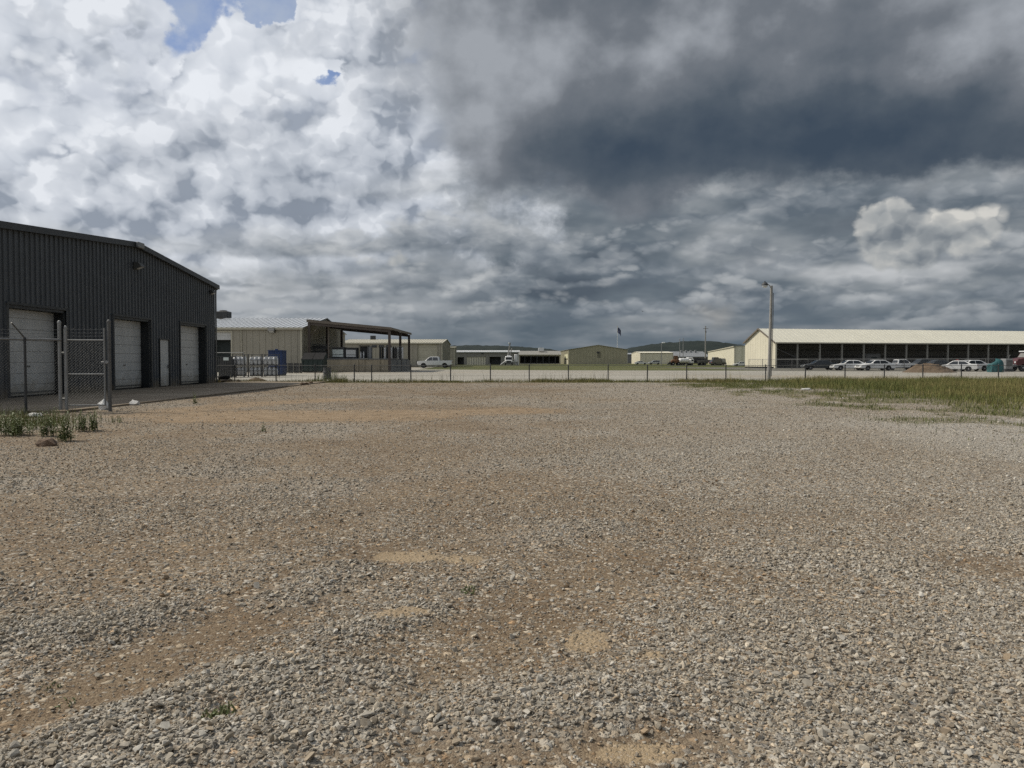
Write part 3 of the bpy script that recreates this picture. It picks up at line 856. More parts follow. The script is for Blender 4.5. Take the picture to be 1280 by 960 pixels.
print('stones', len(pts))

# ------------------------------------------------------------------ metal buildings
def rib_profile(L, pitch, depth):
    """breakpoints (s, offset) of a ribbed steel panel along a wall of length L"""
    out, s_ = [], 0.0
    a, b = pitch * 0.11, pitch * 0.17
    while s_ < L - 1e-6:
        for ds, o in ((0, 0), (pitch * 0.5 - b, 0), (pitch * 0.5 - a, depth), (pitch * 0.5 + a, depth), (pitch * 0.5 + b, 0)):
            if s_ + ds < L: out.append((s_ + ds, o))
        s_ += pitch
    out.append((L, 0))
    return out
def ribbed_wall(b, L, top, place, openings=(), pitch=0.3, depth=0.035, z0=0.0):
    """top(s) -> height; openings (s0, s1, z0, z1); place(s, n, z) -> local point, n outwards"""
    pr = rib_profile(L, pitch, depth)
    cuts = sorted({round(q, 4) for o in openings for q in o[:2]} | {round(q, 4) for q in getattr(top, 'cuts', ())})
    ss = sorted({round(p[0], 4) for p in pr} | {c for c in cuts if 0 < c < L})
    off = np.interp(ss, [p[0] for p in pr], [p[1] for p in pr])
    for k in range(len(ss) - 1):
        s0, s1, o0, o1 = ss[k], ss[k + 1], off[k], off[k + 1]
        if s1 - s0 < 1e-4: continue
        mid = (s0 + s1) / 2
        spans = [(z0, None)]
        for (a0, a1, q0, q1) in sorted(openings, key=lambda o: o[2]):
            if a0 < mid < a1:
                last = spans.pop()
                if q0 > last[0] + 1e-3: spans.append((last[0], q0))
                spans.append((q1, None))
        for (lo, hi) in spans:
            h0, h1 = (top(s0), top(s1)) if hi is None else (hi, hi)
            b.add([place(s0, o0, lo), place(s1, o1, lo), place(s1, o1, h1), place(s0, o0, h0)], [(0, 1, 2, 3)])
    return b
def ribbed_roof(b, p00, p10, p01, p11, pitch=0.6, depth=0.04, t=0.05):
    """roof slope: eave p00-p10, ridge p01-p11; standing seams run up the slope"""
    p00, p10, p01, p11 = [Vector(p) for p in (p00, p10, p01, p11)]
    L = (p10 - p00).length
    nrm = (p10 - p00).cross(p01 - p00).normalized()
    if nrm.z < 0: nrm = -nrm
    n = max(2, int(L / pitch))
    b.slab([p00, p10, p11, p01], t)
    w = 0.025 / L
    for k in range(n + 1):
        f = min(max(k / n, w), 1 - w)
        a0, a1 = p00.lerp(p10, f - w) + nrm * 0.004, p00.lerp(p10, f + w) + nrm * 0.004
        c0, c1 = p01.lerp(p11, f - w) + nrm * 0.004, p01.lerp(p11, f + w) + nrm * 0.004
        up = nrm * depth
        b.add([a0, a1, c1, c0, a0 + up, a1 + up, c1 + up, c0 + up], [(4, 5, 6, 7), (0, 4, 7, 3), (1, 2, 6, 5), (0, 1, 5, 4), (3, 7, 6, 2)])
    return b
def rollup(parent, name, m_, cx, w, h, y, zb=0.0, slat=0.53, groove=0.02, axis='x', thick=0.05, frame=None):
    """sectional door: panels with real grooves between them (local frame, faces -y)"""
    b = MB()
    z = zb
    while z < zb + h - 0.02:
        z1 = min(z + slat, zb + h)
        b.box(cx - w / 2, y, z + groove / 2, cx + w / 2, y + thick, z1 - groove / 2)
        b.box(cx - w / 2, y + 0.03, z1 - groove / 2, cx + w / 2, y + thick, z1 + (groove / 2 if z1 < zb + h - 0.02 else 0))
        z = z1
    o = b.build(name, m_, parent)
    return o

# ---- dark warehouse on the left: local x runs along its open-sided gable wall (away from the camera), local -y is outwards
wx = lambda d: -17.0 - 0.0135 * d
D0, D1, DR = 21.0, 45.7, 35.75
yaw = math.atan2(1.0, -0.0135)
wh = thing('warehouse', 'long charcoal ribbed metal building with white roll-up doors on the left', 'building', (wx(D0), D0, 0.0), yaw)
LW = (D1 - D0) * math.hypot(1, 0.0135)
SR = (DR - D0)
EAVE, RIDGE = 5.78, 6.76
def wtop(s_): return RIDGE - (SR - s_) * 0.0805 if s_ < SR else RIDGE - (s_ - SR) * (RIDGE - EAVE) / (LW - SR)
wtop.cuts = (SR,)
def sd(px): return -17.0 * 961 / (px - 627) * 1.0 - D0      # distance along the wall seen at a photo column
BIG = [(sd(10), sd(83), 3.30), (sd(142), sd(188), 3.32), (sd(225), sd(258), 3.36)]
ops = [(a, b, 0.0, h) for a, b, h in BIG] + [(sd(199), sd(211.5), 0.06, 2.46)]
b = ribbed_wall(MB(), LW, wtop, lambda s_, n, z: (s_, -n, z), ops, 0.305, 0.04)
DEP = 32.0
ribbed_wall(b, DEP, lambda s_: EAVE, lambda s_, n, z: (LW + n, s_, z), (), 0.305, 0.04)
b.build('wall', M['charcoal'], wh, fix=False)
rf = MB()
ov = 0.18
for (sa, sb) in ((-0.3, SR), (SR, LW + 0.25)):
    za, zb_ = wtop(sa) + 0.03, wtop(sb) + 0.03
    if sa < SR: ribbed_roof(rf, (sa, -ov, za), (sa, DEP, za), (sb, -ov, zb_), (sb, DEP, zb_), 0.6, 0.04, 0.06)
    else: ribbed_roof(rf, (sb, -ov, zb_), (sb, DEP, zb_), (sa, -ov, za), (sa, DEP, za), 0.6, 0.04, 0.06)
rf.build('roof', M['charcoal_trim'], wh)
tr = MB()
for (sa, sb) in ((-0.3, SR), (SR, LW + 0.25)):
    za, zb_ = wtop(sa), wtop(sb)
    tr.add([(sa, -ov - 0.03, za - 0.16), (sb, -ov - 0.03, zb_ - 0.16), (sb, -ov - 0.03, zb_ + 0.075), (sa, -ov - 0.03, za + 0.075),
            (sa, 0.03 - 0.06, za - 0.16), (sb, 0.03 - 0.06, zb_ - 0.16), (sb, -ov + 0.03, zb_ + 0.08), (sa, -ov + 0.03, za + 0.08)],
           [(0, 1, 2, 3), (4, 5, 1, 0), (3, 2, 6, 7), (4, 7, 6, 5), (0, 3, 7, 4), (1, 5, 6, 2)])
tr.box(LW - 0.09, -0.075, 0.0, LW + 0.075, -0.042, EAVE - 0.14)
tr.build('rake_trim', M['charcoal_trim'], wh)
MB().cbox((SR, -ov - 0.10, RIDGE - 0.07), (0.62, 0.14, 0.26), bev=0.03).build('ridge_cap', M['grey_roof'], wh)
ga = MB()
ga.path([(LW + 0.18, -0.1, EAVE - 0.16), (LW + 0.18, DEP, EAVE - 0.16)], 0.075, 8)
ga.path([(LW + 0.16, -0.02, EAVE - 0.2), (LW + 0.11, -0.02, EAVE - 0.5), (LW + 0.11, -0.02, 0.15)], 0.045, 8)
ga.build('gutter', M['charcoal_trim'], wh)
REC = 0.45
for k, (a, b_, h) in enumerate(BIG):
    j = MB()
    j.box(a, 0.0, 0, a + 0.12, REC, h); j.box(b_ - 0.12, 0.0, 0, b_, REC, h)
    j.box(a, 0.0, h - 0.10, b_, REC, h)
    j.add([(a - 0.09, -0.075, 0), (a, -0.075, 0), (a, -0.075, h), (b_, -0.075, h), (b_, -0.075, 0), (b_ + 0.09, -0.075, 0), (b_ + 0.09, -0.075, h + 0.09), (a - 0.09, -0.075, h + 0.09)],
          [(0, 1, 2, 7), (7, 2, 3, 6), (3, 4, 5, 6)])
    fr = j.build('door_frame', M['jamb'], wh)
    w = b_ - a - 0.24
    dr = rollup(wh, 'garage_door', M['white_door'], (a + b_) / 2, w, h - 0.19, REC - 0.06, 0.085, 0.40, 0.021)
    hb = MB()
    hb.cbox(((a + b_) / 2, REC - 0.075, 1.15), (0.16, 0.03, 0.05)); hb.cbox(((a + b_) / 2, REC - 0.075, 0.2), (w - 0.04, 0.028, 0.05))
    hb.build('handle', M['galv_dark'], dr)
a, b_ = ops[3][0], ops[3][1]
MB().box(a + 0.05, 0.0, 0.09, b_ - 0.05, 0.05, 2.40).build('door', M['white_door'], wh, loc=(0, 0, 0))
o = wh.children[-1]
hd = MB(); hd.cbox((b_ - 0.15, -0.03, 1.05), (0.05, 0.05, 0.18)); hd.tube((b_ - 0.15, -0.06, 1.05), (b_ - 0.30, -0.06, 1.05), 0.014); hd.build('handle', M['galv_dark'], o)
fr = MB()
fr.box(a, -0.055, 0.075, a + 0.05, 0.06, 2.46); fr.box(b_ - 0.05, -0.055, 0.075, b_, 0.06, 2.46); fr.box(a + 0.05, -0.055, 2.40, b_ - 0.05, 0.06, 2.46)
fr.build('door_frame', M['jamb'], wh)
def wall_pack(parent, s_, z, k=1.0, m1='galv_dark'):
    hb = MB()
    hb.add([(s_ - 0.17 * k, -0.04, z + 0.14 * k), (s_ + 0.17 * k, -0.04, z + 0.14 * k), (s_ + 0.17 * k, -0.04, z - 0.14 * k), (s_ - 0.17 * k, -0.04, z - 0.14 * k),
            (s_ - 0.17 * k, -0.20 * k, z + 0.12 * k), (s_ + 0.17 * k, -0.20 * k, z + 0.12 * k), (s_ + 0.17 * k, -0.30 * k, z - 0.02 * k), (s_ - 0.17 * k, -0.30 * k, z - 0.02 * k)],
           [(0, 1, 5, 4), (4, 5, 6, 7), (7, 6, 2, 3), (0, 4, 7, 3), (1, 2, 6, 5), (0, 3, 2, 1)])
    h_ = hb.build('wall_lamp', M[m1], parent)
    MB().add([(s_ - 0.13 * k, -0.29 * k - 0.006, z - 0.032 * k), (s_ + 0.13 * k, -0.29 * k - 0.006, z - 0.032 * k), (s_ + 0.13 * k, -0.10 * k, z - 0.122 * k), (s_ - 0.13 * k, -0.10 * k, z - 0.122 * k)], [(0, 1, 2, 3)]).build('lens', M['lamp_clear'], h_)
wall_pack(wh, sd(170.5), Z(333, D0 + sd(170.5)) - 0.0, 1.25)
wall_pack(wh, sd(264), Z(366, D0 + sd(264)), 0.9)
# inside of the roll-up recesses and the far long wall are closed by a dark lining
ln = MB()
ln.box(0.2, REC + 0.005, 0.0, LW - 0.3, REC + 0.05, 4.2)
ln.build('lining', M['jamb'], wh)

# ---- generic steel shed: local x along the front, local y to the back
def steel_shed(name, label, px0, px1, d0, d1, eave, ridge, depth, wall_m, roof_m, trim_m, axis='x', openings=(), pitch=0.9, group=None, lean=None, rib=0.05, ov=0.25, z0=0.0):
    xa, xb = X(px0, d0), X(px1, d1)
    L = math.hypot(xb - xa, d1 - d0)
    root = thing(name, label, 'building', (xa, d0, z0), math.atan2(d1 - d0, xb - xa), group)
    if axis == 'x':
        tf = lambda s_: eave
        tb = tf
        def tside(s_): return eave + (ridge - eave) * (1 - abs(s_ / depth * 2 - 1))
        tside.cuts = (depth / 2,)
    elif axis == 'mono':
        tf = lambda s_: eave
        tb = lambda s_: ridge
        def tside(s_): return eave + (ridge - eave) * s_ / depth
    else:
        def tf(s_): return eave + (ridge - eave) * (1 - abs(s_ / L * 2 - 1))
        tf.cuts = (L / 2,)
        tb = tf
        tside = lambda s_: eave
    b = MB()
    ribbed_wall(b, L, tf, lambda s_, n, z: (s_, -n, z), openings, pitch, rib)
    ribbed_wall(b, L, tb, lambda s_, n, z: (s_, depth + n, z), (), pitch, rib)
    ribbed_wall(b, depth, tside, lambda s_, n, z: (-n, s_, z), (), pitch, rib)
    ribbed_wall(b, depth, tside, lambda s_, n, z: (L + n, s_, z), (), pitch, rib)
    b.build('wall', wall_m, root, fix=False)
    r = MB()
    e = 0.06
    if axis == 'x':
        ribbed_roof(r, (-ov, -ov, eave + e), (L + ov, -ov, eave + e), (-ov, depth / 2, ridge + e), (L + ov, depth / 2, ridge + e))
        ribbed_roof(r, (-ov, depth + ov, eave + e), (L + ov, depth + ov, eave + e), (-ov, depth / 2, ridge + e), (L + ov, depth / 2, ridge + e))
    elif axis == 'mono':
        ribbed_roof(r, (-ov, -ov, eave + e), (L + ov, -ov, eave + e), (-ov, depth + ov, ridge + e), (L + ov, depth + ov, ridge + e))
    else:
        ribbed_roof(r, (-ov, -ov, eave + e), (-ov, depth + ov, eave + e), (L / 2, -ov, ridge + e), (L / 2, depth + ov, ridge + e))
        ribbed_roof(r, (L + ov, -ov, eave + e), (L + ov, depth + ov, eave + e), (L / 2, -ov, ridge + e), (L / 2, depth + ov, ridge + e))
    r.build('roof', roof_m, root)
    t = MB()
    for s_ in (-0.0, L):
        MB().cbox((s_, 0, eave / 2), (0.2, 0.2, eave - 0.02)).build('corner_trim', trim_m, root)
    if axis in ('x', 'mono'): t.box(-ov, -ov - 0.07, eave - 0.16, L + ov, -ov - 0.003, eave + 0.1)
    if t.v: t.build('eave_trim', trim_m, root)
    return root, L
def opening(root, L, px0, px1, za, zb_, d0, xa):
    return (X(px0, d0) - xa, X(px1, d0) - xa, za, zb_)
def recess(root, name, m_, op, y=0.35, slats=None, label=None):
    s0, s1, za, zb_ = op
    if slats: o = rollup(root, name, m_, (s0 + s1) / 2, s1 - s0, zb_ - za, y, za, slats, 0.05)
    else: o = MB().box(s0, y, za, s1, y + 0.1, zb_).build(name, m_, root)
    return o
def reveal(root, m_, op, t=0.14, y0=-0.09, y1=0.36):
    s0, s1, za, zb_ = op
    MB().box(s0 - t, y0, za, s0, y1, zb_ + t).box(s1, y0, za, s1 + t, y1, zb_ + t).box(s0, y0, zb_, s1, y1, zb_ + t).build('door_frame', m_, root)

# tan building behind the gas cylinders
d = 92.0; x0 = X(240, d)
o1 = (X(262, d) - x0, X(289.3, d) - x0, 0.0, Z(415, d))
tan_b, L = steel_shed('metal_building', 'tan ribbed metal building with a pale seamed roof behind the gas cylinders', 240, 377, d, d, Z(410.5, d), 7.05, 24.0, M['tan'], M['galv_roof'], M['tan_trim'], 'x', [o1], 0.76)
reveal(tan_b, M['tan_trim'], o1)
zz = Z(425, d)
gd = rollup(tan_b, 'garage_door', M['white_door'], (o1[0] + o1[1]) / 2, o1[1] - o1[0], o1[3] - zz, 0.2, zz, 0.5, 0.03)
recess(tan_b, 'doorway_shade', M['opening_shade'], (o1[0], o1[1], 0.0, zz), 1.2)  # dark green sheet stands in for the unlit inside behind the raised door
s_ = X(302.3, d) - x0
MB().cbox((s_, -0.09, 2.6), (0.10, 0.08, 5.1)).build('downspout', M['tan_trim'], tan_b)
wall_pack(tan_b, X(341, d) - x0, Z(413.2, d), 2.2)
hv = MB(); xc = X(277.5, 104) - x0
hv.cbox((xc, 13, 7.55), (1.5, 1.6, 1.0), bev=0.06)
ru = hv.build('roof_unit', M['dark'], tan_b)
MB().lathe([(0.5, 0), (0.5, 0.12), (0.42, 0.16)], 16, (xc - 0.1, 13, 8.06)).build('fan_cowl', M['galv_dark'], ru)

# loading dock with an open roof
fx0, fx1 = X(387, 93), X(487, 93)
WD = fx1 - fx0
dock = thing('loading_dock', 'open brown steel canopy on posts over a raised concrete dock', 'loading dock', (fx0, 93.0, 0.0))
HP = Z(448.2, 94)
db = MB().box(0.0, 1.0, 0.0, WD - 0.1, 19.0, HP - 0.12)
db.build('platform', M['concrete'], dock)
MB().box(-0.06, 0.93, HP - 0.118, WD - 0.03, 19.05, HP).build('platform_edge', M['concrete_grey'], dock)
sw = MB()
for k in range(4): sw.cbox((WD + 0.02, 3.0 + 4.4 * k, (HP - 0.14) / 2), (0.2, 4.0, HP - 0.15))
sw.build('side_panel', M['concrete_grey'], dock)  # unlit side face of the dock, its shade put into darker grey
for s_ in (X(447, 94) - fx0, X(455, 94) - fx0, X(474, 94) - fx0):
    MB().cbox((s_, 0.93, (HP - 0.13) / 2), (0.22, 0.12, HP - 0.14)).build('buttress', M['concrete'], dock)
zl, zr = Z(403, 93), Z(412.5, 93)
def dz(s_): return zl + (zr - zl) * s_ / WD
RD = 18.0
rfd = MB()
ribbed_roof(rfd, (WD + 0.25, -0.2, dz(WD + 0.25) + 0.28), (WD + 0.25, RD + 0.2, dz(WD + 0.25) + 0.28), (-0.25, -0.2, dz(-0.25) + 0.28), (-0.25, RD + 0.2, dz(-0.25) + 0.28), 0.8, 0.05, 0.05)
rfd.build('roof', M['rust_roof'], dock)
fa = MB()
fa.add([(-0.27, -0.24, dz(0) + 0.02), (WD + 0.27, -0.24, dz(WD) + 0.02), (WD + 0.27, -0.24, dz(WD) + 0.30), (-0.27, -0.24, dz(0) + 0.33), (-0.27, -0.203, dz(0) + 0.02), (WD + 0.27, -0.203, dz(WD) + 0.02), (WD + 0.27, -0.203, dz(WD) + 0.30), (-0.27, -0.203, dz(0) + 0.33)],
       [(0, 1, 2, 3), (4, 7, 6, 5), (0, 4, 5, 1), (3, 2, 6, 7), (0, 3, 7, 4), (1, 5, 6, 2)])
fa.box(WD + 0.27, -0.24, dz(WD) + 0.0, WD + 0.31, RD + 0.2, dz(WD) + 0.26)
fa.build('fascia', M['brown_fascia'], dock)
rows_y = (0.0, 9.0, RD - 0.3)
for y_ in rows_y:
    for s_, z_ in ((0.0, dz(0)), (WD, dz(WD))):
        p = MB().cbox((s_, y_, z_ / 2 + 0.0), (0.30, 0.24, z_))
        p.build('post', M['rust_roof'], dock)
    rb = MB()
    rb.add([(0.16, y_ - 0.08, dz(0.16) - 0.32), (WD - 0.16, y_ - 0.08, dz(WD) - 0.28), (WD - 0.16, y_ - 0.08, dz(WD) + 0.22), (0.16, y_ - 0.08, dz(0.16) + 0.22), (0.16, y_ + 0.08, dz(0.16) - 0.32), (WD - 0.16, y_ + 0.08, dz(WD) - 0.28), (WD - 0.16, y_ + 0.08, dz(WD) + 0.22), (0.16, y_ + 0.08, dz(0.16) + 0.22)],
           [(0, 1, 2, 3), (4, 7, 6, 5), (0, 4, 5, 1), (3, 2, 6, 7), (0, 3, 7, 4), (1, 5, 6, 2)])
    rb.build('rafter', M['rust_roof'], dock)
pu = MB()
for k in range(6):
    s_ = 0.8 + k * (WD - 1.6) / 5
    pu.box(s_ - 0.06, -0.15, dz(s_) + 0.18, s_ + 0.06, RD, dz(s_) + 0.225)
pu.build('purlin', M['rust_roof'], dock)
for s_ in (X(409, 93.3) - fx0, X(486, 93.0) - fx0 - 0.12):
    MB().cbox((s_, 1.15, (dz(s_) + HP) / 2), (0.17, 0.17, dz(s_) - HP)).build('post', M['brown_fascia'], dock)
# brace near the front-left corner
MB().tube((0.15, 0, dz(0) - 1.6), (1.5, 0, dz(1.5) - 0.1), 0.05).build('brace', M['rust_roof'], dock)

# middle tan building with the wide pale door
d = 165.0; x0 = X(425, d)
o1 = (X(522, d) - x0, X(546.5, d) - x0, 0.0, Z(430.5, d))
mid_b, L = steel_shed('metal_building', 'low tan metal building with a wide pale door behind the white pickup', 425, 552.5, d, d, Z(429, d), Z(424.6, 176), 22.0, M['tan'], M['tan_trim'], M['tan_trim'], 'x', [o1], 1.0)
reveal(mid_b, M['tan'], o1)
recess(mid_b, 'garage_door', M['tan_trim'], o1, 0.2, 0.7)
for k in range(3):
    s_ = X(468 + 9 * k, d) - x0
    MB().cbox((s_, -0.1, Z(433, d)), (1.1, 0.06, 0.5)).build('window', M['glass'], mid_b)
MB().cbox((X(455, d) - x0, 11, Z(423.5, 176) + 0.2), (1.1, 1.1, 1.0), bev=0.05).build('roof_unit', M['dark'], mid_b)
# small block beside it
steel_shed('metal_building', 'small tan block between the tan building and the white-roofed sheds', 558, 568, 205, 205, Z(434.5, 205), Z(433, 205), 8.0, M['tan'], M['tan_trim'], M['tan_trim'], 'mono', (), 1.0)

# long low building under the hill, pale doors
d = 260.0; x0 = X(568, d)
ops = [(X(572, d) - x0, X(580, d) - x0, 0.0, Z(446.5, d)), (X(612, d) - x0, X(626, d) - x0, 0.0, Z(446, d))]
for k in range(8): ops.append((X(583.4 + 3.0 * k, d) - x0, X(585.9 + 3.0 * k, d) - x0, 0.0, Z(446, d)))
lo_b, L = steel_shed('metal_building', 'long low grey building with a white roof edge and a row of pale doors', 568, 648, d, d, Z(440, d), Z(438, 262), 14.0, mat('grey_tan_metal', (0.22, 0.21, 0.19), 0.6), M['white_metal'], M['white_metal'], 'x', ops, 1.2, ov=0.5)
for k, op in enumerate(ops):
    recess(lo_b, 'garage_door' if k > 1 else 'doorway_shade', M['cream'] if k > 1 else M['dark'], op, 0.25 if k > 1 else 2.5)  # the two open bays get dark sheets in place of interior shade
MB().cbox((X(603, d) - x0, -0.1, Z(441.5, d)), (0.7, 0.06, 0.7)).build('vent', M['dark'], lo_b)

# open-fronted shed
d = 300.0; x0 = X(647, d)
op = (X(650, d) - x0, X(699, d) - x0, Z(454.2, d), Z(445.2, d))
of_b, L = steel_shed('open_shed', 'low beige shed with a long dark open front beside the gabled building', 647, 700.5, d, d, Z(443.5, d), Z(438.8, 307), 16.0, mat('dull_beige_metal', (0.30, 0.28, 0.225), 0.6), mat('dull_beige_roof', (0.27, 0.26, 0.23), 0.6), M['tan_trim'], 'x', [op], 1.2, ov=0.4)
recess(of_b, 'shade_panel', M['dark'], op, 9.0)  # near-black sheet stands in for the shade deep in the open front
for k in range(6):
    MB().cbox((X(656 + 7.6 * k, d) - x0, 0.1, 1.8), (0.22, 0.22, 3.5)).build('post', M['dark'], of_b)
ru = MB().cbox((X(677, d) - x0, 6.0, Z(439, 306) + 0.7), (2.2, 1.8, 1.2), bev=0.08).build('roof_unit', M['white_metal'], of_b)
MB().lathe([(0.55, 0), (0.55, 0.15)], 14, (X(677, d) - x0, 6.0, Z(439, 306) + 1.3)).build('fan_cowl', M['galv_dark'], ru)

# gabled olive building in the middle
d = 290.0; x0 = X(711, d)
op = (X(746.6, d) - x0, X(750.6, d) - x0, Z(447.5, d), Z(439.5, d))
ga_b, L = steel_shed('gabled_building', 'olive ribbed gable-end building beside the flagpole', 711, 784, d, d, Z(437.2, d), Z(431.4, d), 52.0, M['olive'], M['tan_trim'], M['tan_trim'], 'y', [op], 1.15, rib=0.09, ov=0.4)
recess(ga_b, 'louvre', mat('olive_dark', (0.20, 0.185, 0.13), 0.6), op, 0.1, 0.5)
MB().cbox((L / 2, -0.09, Z(440.5, d)), (1.0, 0.1, 0.6)).build('hood', M['dark'], ga_b)
for k, (za, zb_) in enumerate(((2.2, 3.9), (0.0, 1.7))):
    MB().box(-0.2, 3.0, za, -0.1, 22.0, zb_).build('side_panel', mat('pale_yellow_panel', (0.62, 0.60, 0.42), 0.5) if k == 0 else M['cream'], ga_b)

# buildings towards the right horizon
steel_shed('metal_building', 'small slate-grey building right behind the flagpole building', 784.5, 801, 380, 380, Z(443, 380), Z(441.5, 390), 18, mat('slate_wall', (0.16, 0.165, 0.17), 0.6), M['galv_roof'], M['grey_roof'], 'x', (), 1.5)
d = 330
steel_shed('metal_building', 'pale cream low building behind the small lamp post', 800.5, 841, d, d, Z(441.2, d), Z(439.8, d + 12), 24, M['cream'], M['cream_roof'], M['tan_trim'], 'x', (), 3.2, rib=0.18)
g_b, L = steel_shed('metal_building', 'grey-roofed building behind the parked machinery', 840, 887, 400, 400, Z(446, 400), Z(439.5, 416), 32, mat('dull_grey_wall', (0.19, 0.18, 0.165), 0.6), M['grey_roof'], M['grey_roof'], 'x', (), 2.0)
for k in range(4):
    MB().cbox((X(858 + 6 * k, 400) - X(840, 400), 12, Z(440.5, 412)), (1.0, 1.0, 2.4), bev=0.1).build('roof_vent', M['galv'], g_b)
lc_b, L = steel_shed('metal_building', 'long cream building with a white end door just left of the open storage shed', 885, 918, 330, 205, Z(433, 205), Z(430.6, 205), 20.0, M['cream'], M['galv_roof'], M['tan_trim'], 'x', (), 3.0, rib=0.12)
yd = 7.4
MB().box(L + 0.13, yd - 0.55, 0.0, L + 0.19, yd + 0.55, Z(441.3, 204)).build('door', M['white_metal'], lc_b)
MB().box(L + 0.13, yd - 0.8, Z(441.0, 204), L + 0.5, yd + 0.8, Z(439.8, 204)).build('door_hood', M['tan_trim'], lc_b)

# open storage shed on the right
ang = math.atan2(12.0, 53.6)
sx, sy = X(968, 140.0), 140.0
ss_ = thing('storage_shed', 'long cream-roofed open-front storage shed with cars parked before it', 'building', (sx, sy, 0.0), ang)
SL, SW, SE, SG = 78.0, 10.5, Z(427, 140.0), Z(411.3, 145.0)
def sside(s_): return SE + (SG - SE) * (1 - abs(s_ / SW * 2 - 1))
sside.cuts = (SW / 2,)
b = MB()
ribbed_wall(b, SW, sside, lambda s_, n, z: (-n, s_, z), (), 0.9, 0.03, 0.25)
b.build('end_wall', M['cream'], ss_, fix=False)
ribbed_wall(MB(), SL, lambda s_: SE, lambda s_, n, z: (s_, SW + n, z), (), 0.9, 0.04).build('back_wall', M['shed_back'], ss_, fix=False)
ribbed_wall(MB(), SW, sside, lambda s_, n, z: (SL + n, s_, z), (), 0.9, 0.04).build('end_wall', M['cream'], ss_, fix=False)
ib = MB()
for z in (1.0, 2.2, 3.4, 4.5): ib.box(0.1, SW - 0.26, z, SL - 0.1, SW - 0.04, z + 0.12)
ib.build('girt', M['galv_dark'], ss_)
r = MB()
e = 0.08
ribbed_roof(r, (-0.25, -0.45, SE - 0.12), (SL, -0.45, SE - 0.12), (-0.25, SW / 2, SG + e), (SL, SW / 2, SG + e), 0.9, 0.022, 0.05)
ribbed_roof(r, (-0.25, SW + 0.3, SE - 0.05), (SL, SW + 0.3, SE - 0.05), (-0.25, SW / 2, SG + e), (SL, SW / 2, SG + e), 0.9, 0.022, 0.05)
r.build('roof', M['cream_roof'], ss_)
t = MB()
for (ya, za, yb, zb_) in ((-0.45, SE - 0.10, SW / 2, SG + 0.11), (SW / 2, SG + 0.11, SW + 0.3, SE - 0.03)):
    t.add([(-0.34, ya, za - 0.22), (-0.34, yb, zb_ - 0.22), (-0.34, yb, zb_ + 0.06), (-0.34, ya, za + 0.06), (-0.256, ya, za - 0.22), (-0.256, yb, zb_ - 0.22), (-0.256, yb, zb_ + 0.06), (-0.256, ya, za + 0.06)],
          [(0, 1, 2, 3), (4, 7, 6, 5), (0, 4, 5, 1), (3, 2, 6, 7), (0, 3, 7, 4), (1, 5, 6, 2)])
t.build('rake_trim', M['brown_fascia'], ss_)
MB().box(-0.2, -0.60, SE - 0.34, SL, -0.46, SE - 0.12).build('gutter', M['tan_trim'], ss_)
MB().box(-0.02, -0.25, 0, 0.3, 0.15, SE - 0.25).build('corner_trim', M['cream'], ss_)
for k in range(1, 17):
    s_ = 4.62 * k
    MB().cbox((s_, 0.0, SE / 2 - 0.1), (0.26, 0.26, SE - 0.2)).build('post', mat('shed_post', (0.26, 0.25, 0.22), 0.6) if k == 1 else bpy.data.materials['shed_post'], ss_)
MB().tube((0.3, 0.05, SE - 1.2), (4.5, 0.05, 1.9), 0.07).build('brace', M['galv_dark'], ss_)
MB().box(0.3, 0.2, 0.0, SL, SW - 0.3, 0.06).build('floor_slab', M['concrete_grey'], ss_)

# ------------------------------------------------------------------ chain-link fences
def link_mesh(p0, p1, z0, z1, pitch, r, name, m_, parent):
    """diagonal wires both ways between p0 and p1 (local xy), clipped to the panel"""
    p0, p1 = Vector(p0), Vector(p1)
    L = (p1 - p0).length
    u = (p1 - p0).normalized()
    nn = Vector((-u.y, u.x))
    H = z1 - z0
    b = MB()
    def P(s_, z, o): q = p0 + u * s_ + nn * o; return (q.x, q.y, z0 + z)
    s_ = -H
    while s_ < L:
        for sg in (1, -1):
            a0, a1 = (s_, s_ + H)
            zA, zB = (0, H) if sg > 0 else (H, 0)
            if a0 < 0:
                zA = zA + (zB - zA) * (-a0 / H); a0_ = 0
            else: a0_ = a0
            if a1 > L:
                zB = (0 if sg > 0 else H) + ((H if sg > 0 else 0) - (0 if sg > 0 else H)) * ((L - a0) / H); a1_ = L
            else: a1_ = a1
            if a1_ - a0_ > 0.01: b.tube(P(a0_, zA, 0.002 * sg), P(a1_, zB, 0.002 * sg), r, n=3, caps=False)
        s_ += pitch
    return b.build(name, m_, parent, fix=False)
def capped_post(b, x, y, z0, z1, r):
    b.lathe([(r, z0), (r, z1 - 0.01)], 10, (x, y, 0))
    b.lathe([(r * 1.15, z1 - 0.03), (r * 1.15, z1), (r * 0.8, z1 + r * 0.8), (r * 0.25, z1 + r * 1.2)], 10, (x, y, 0))
    return b

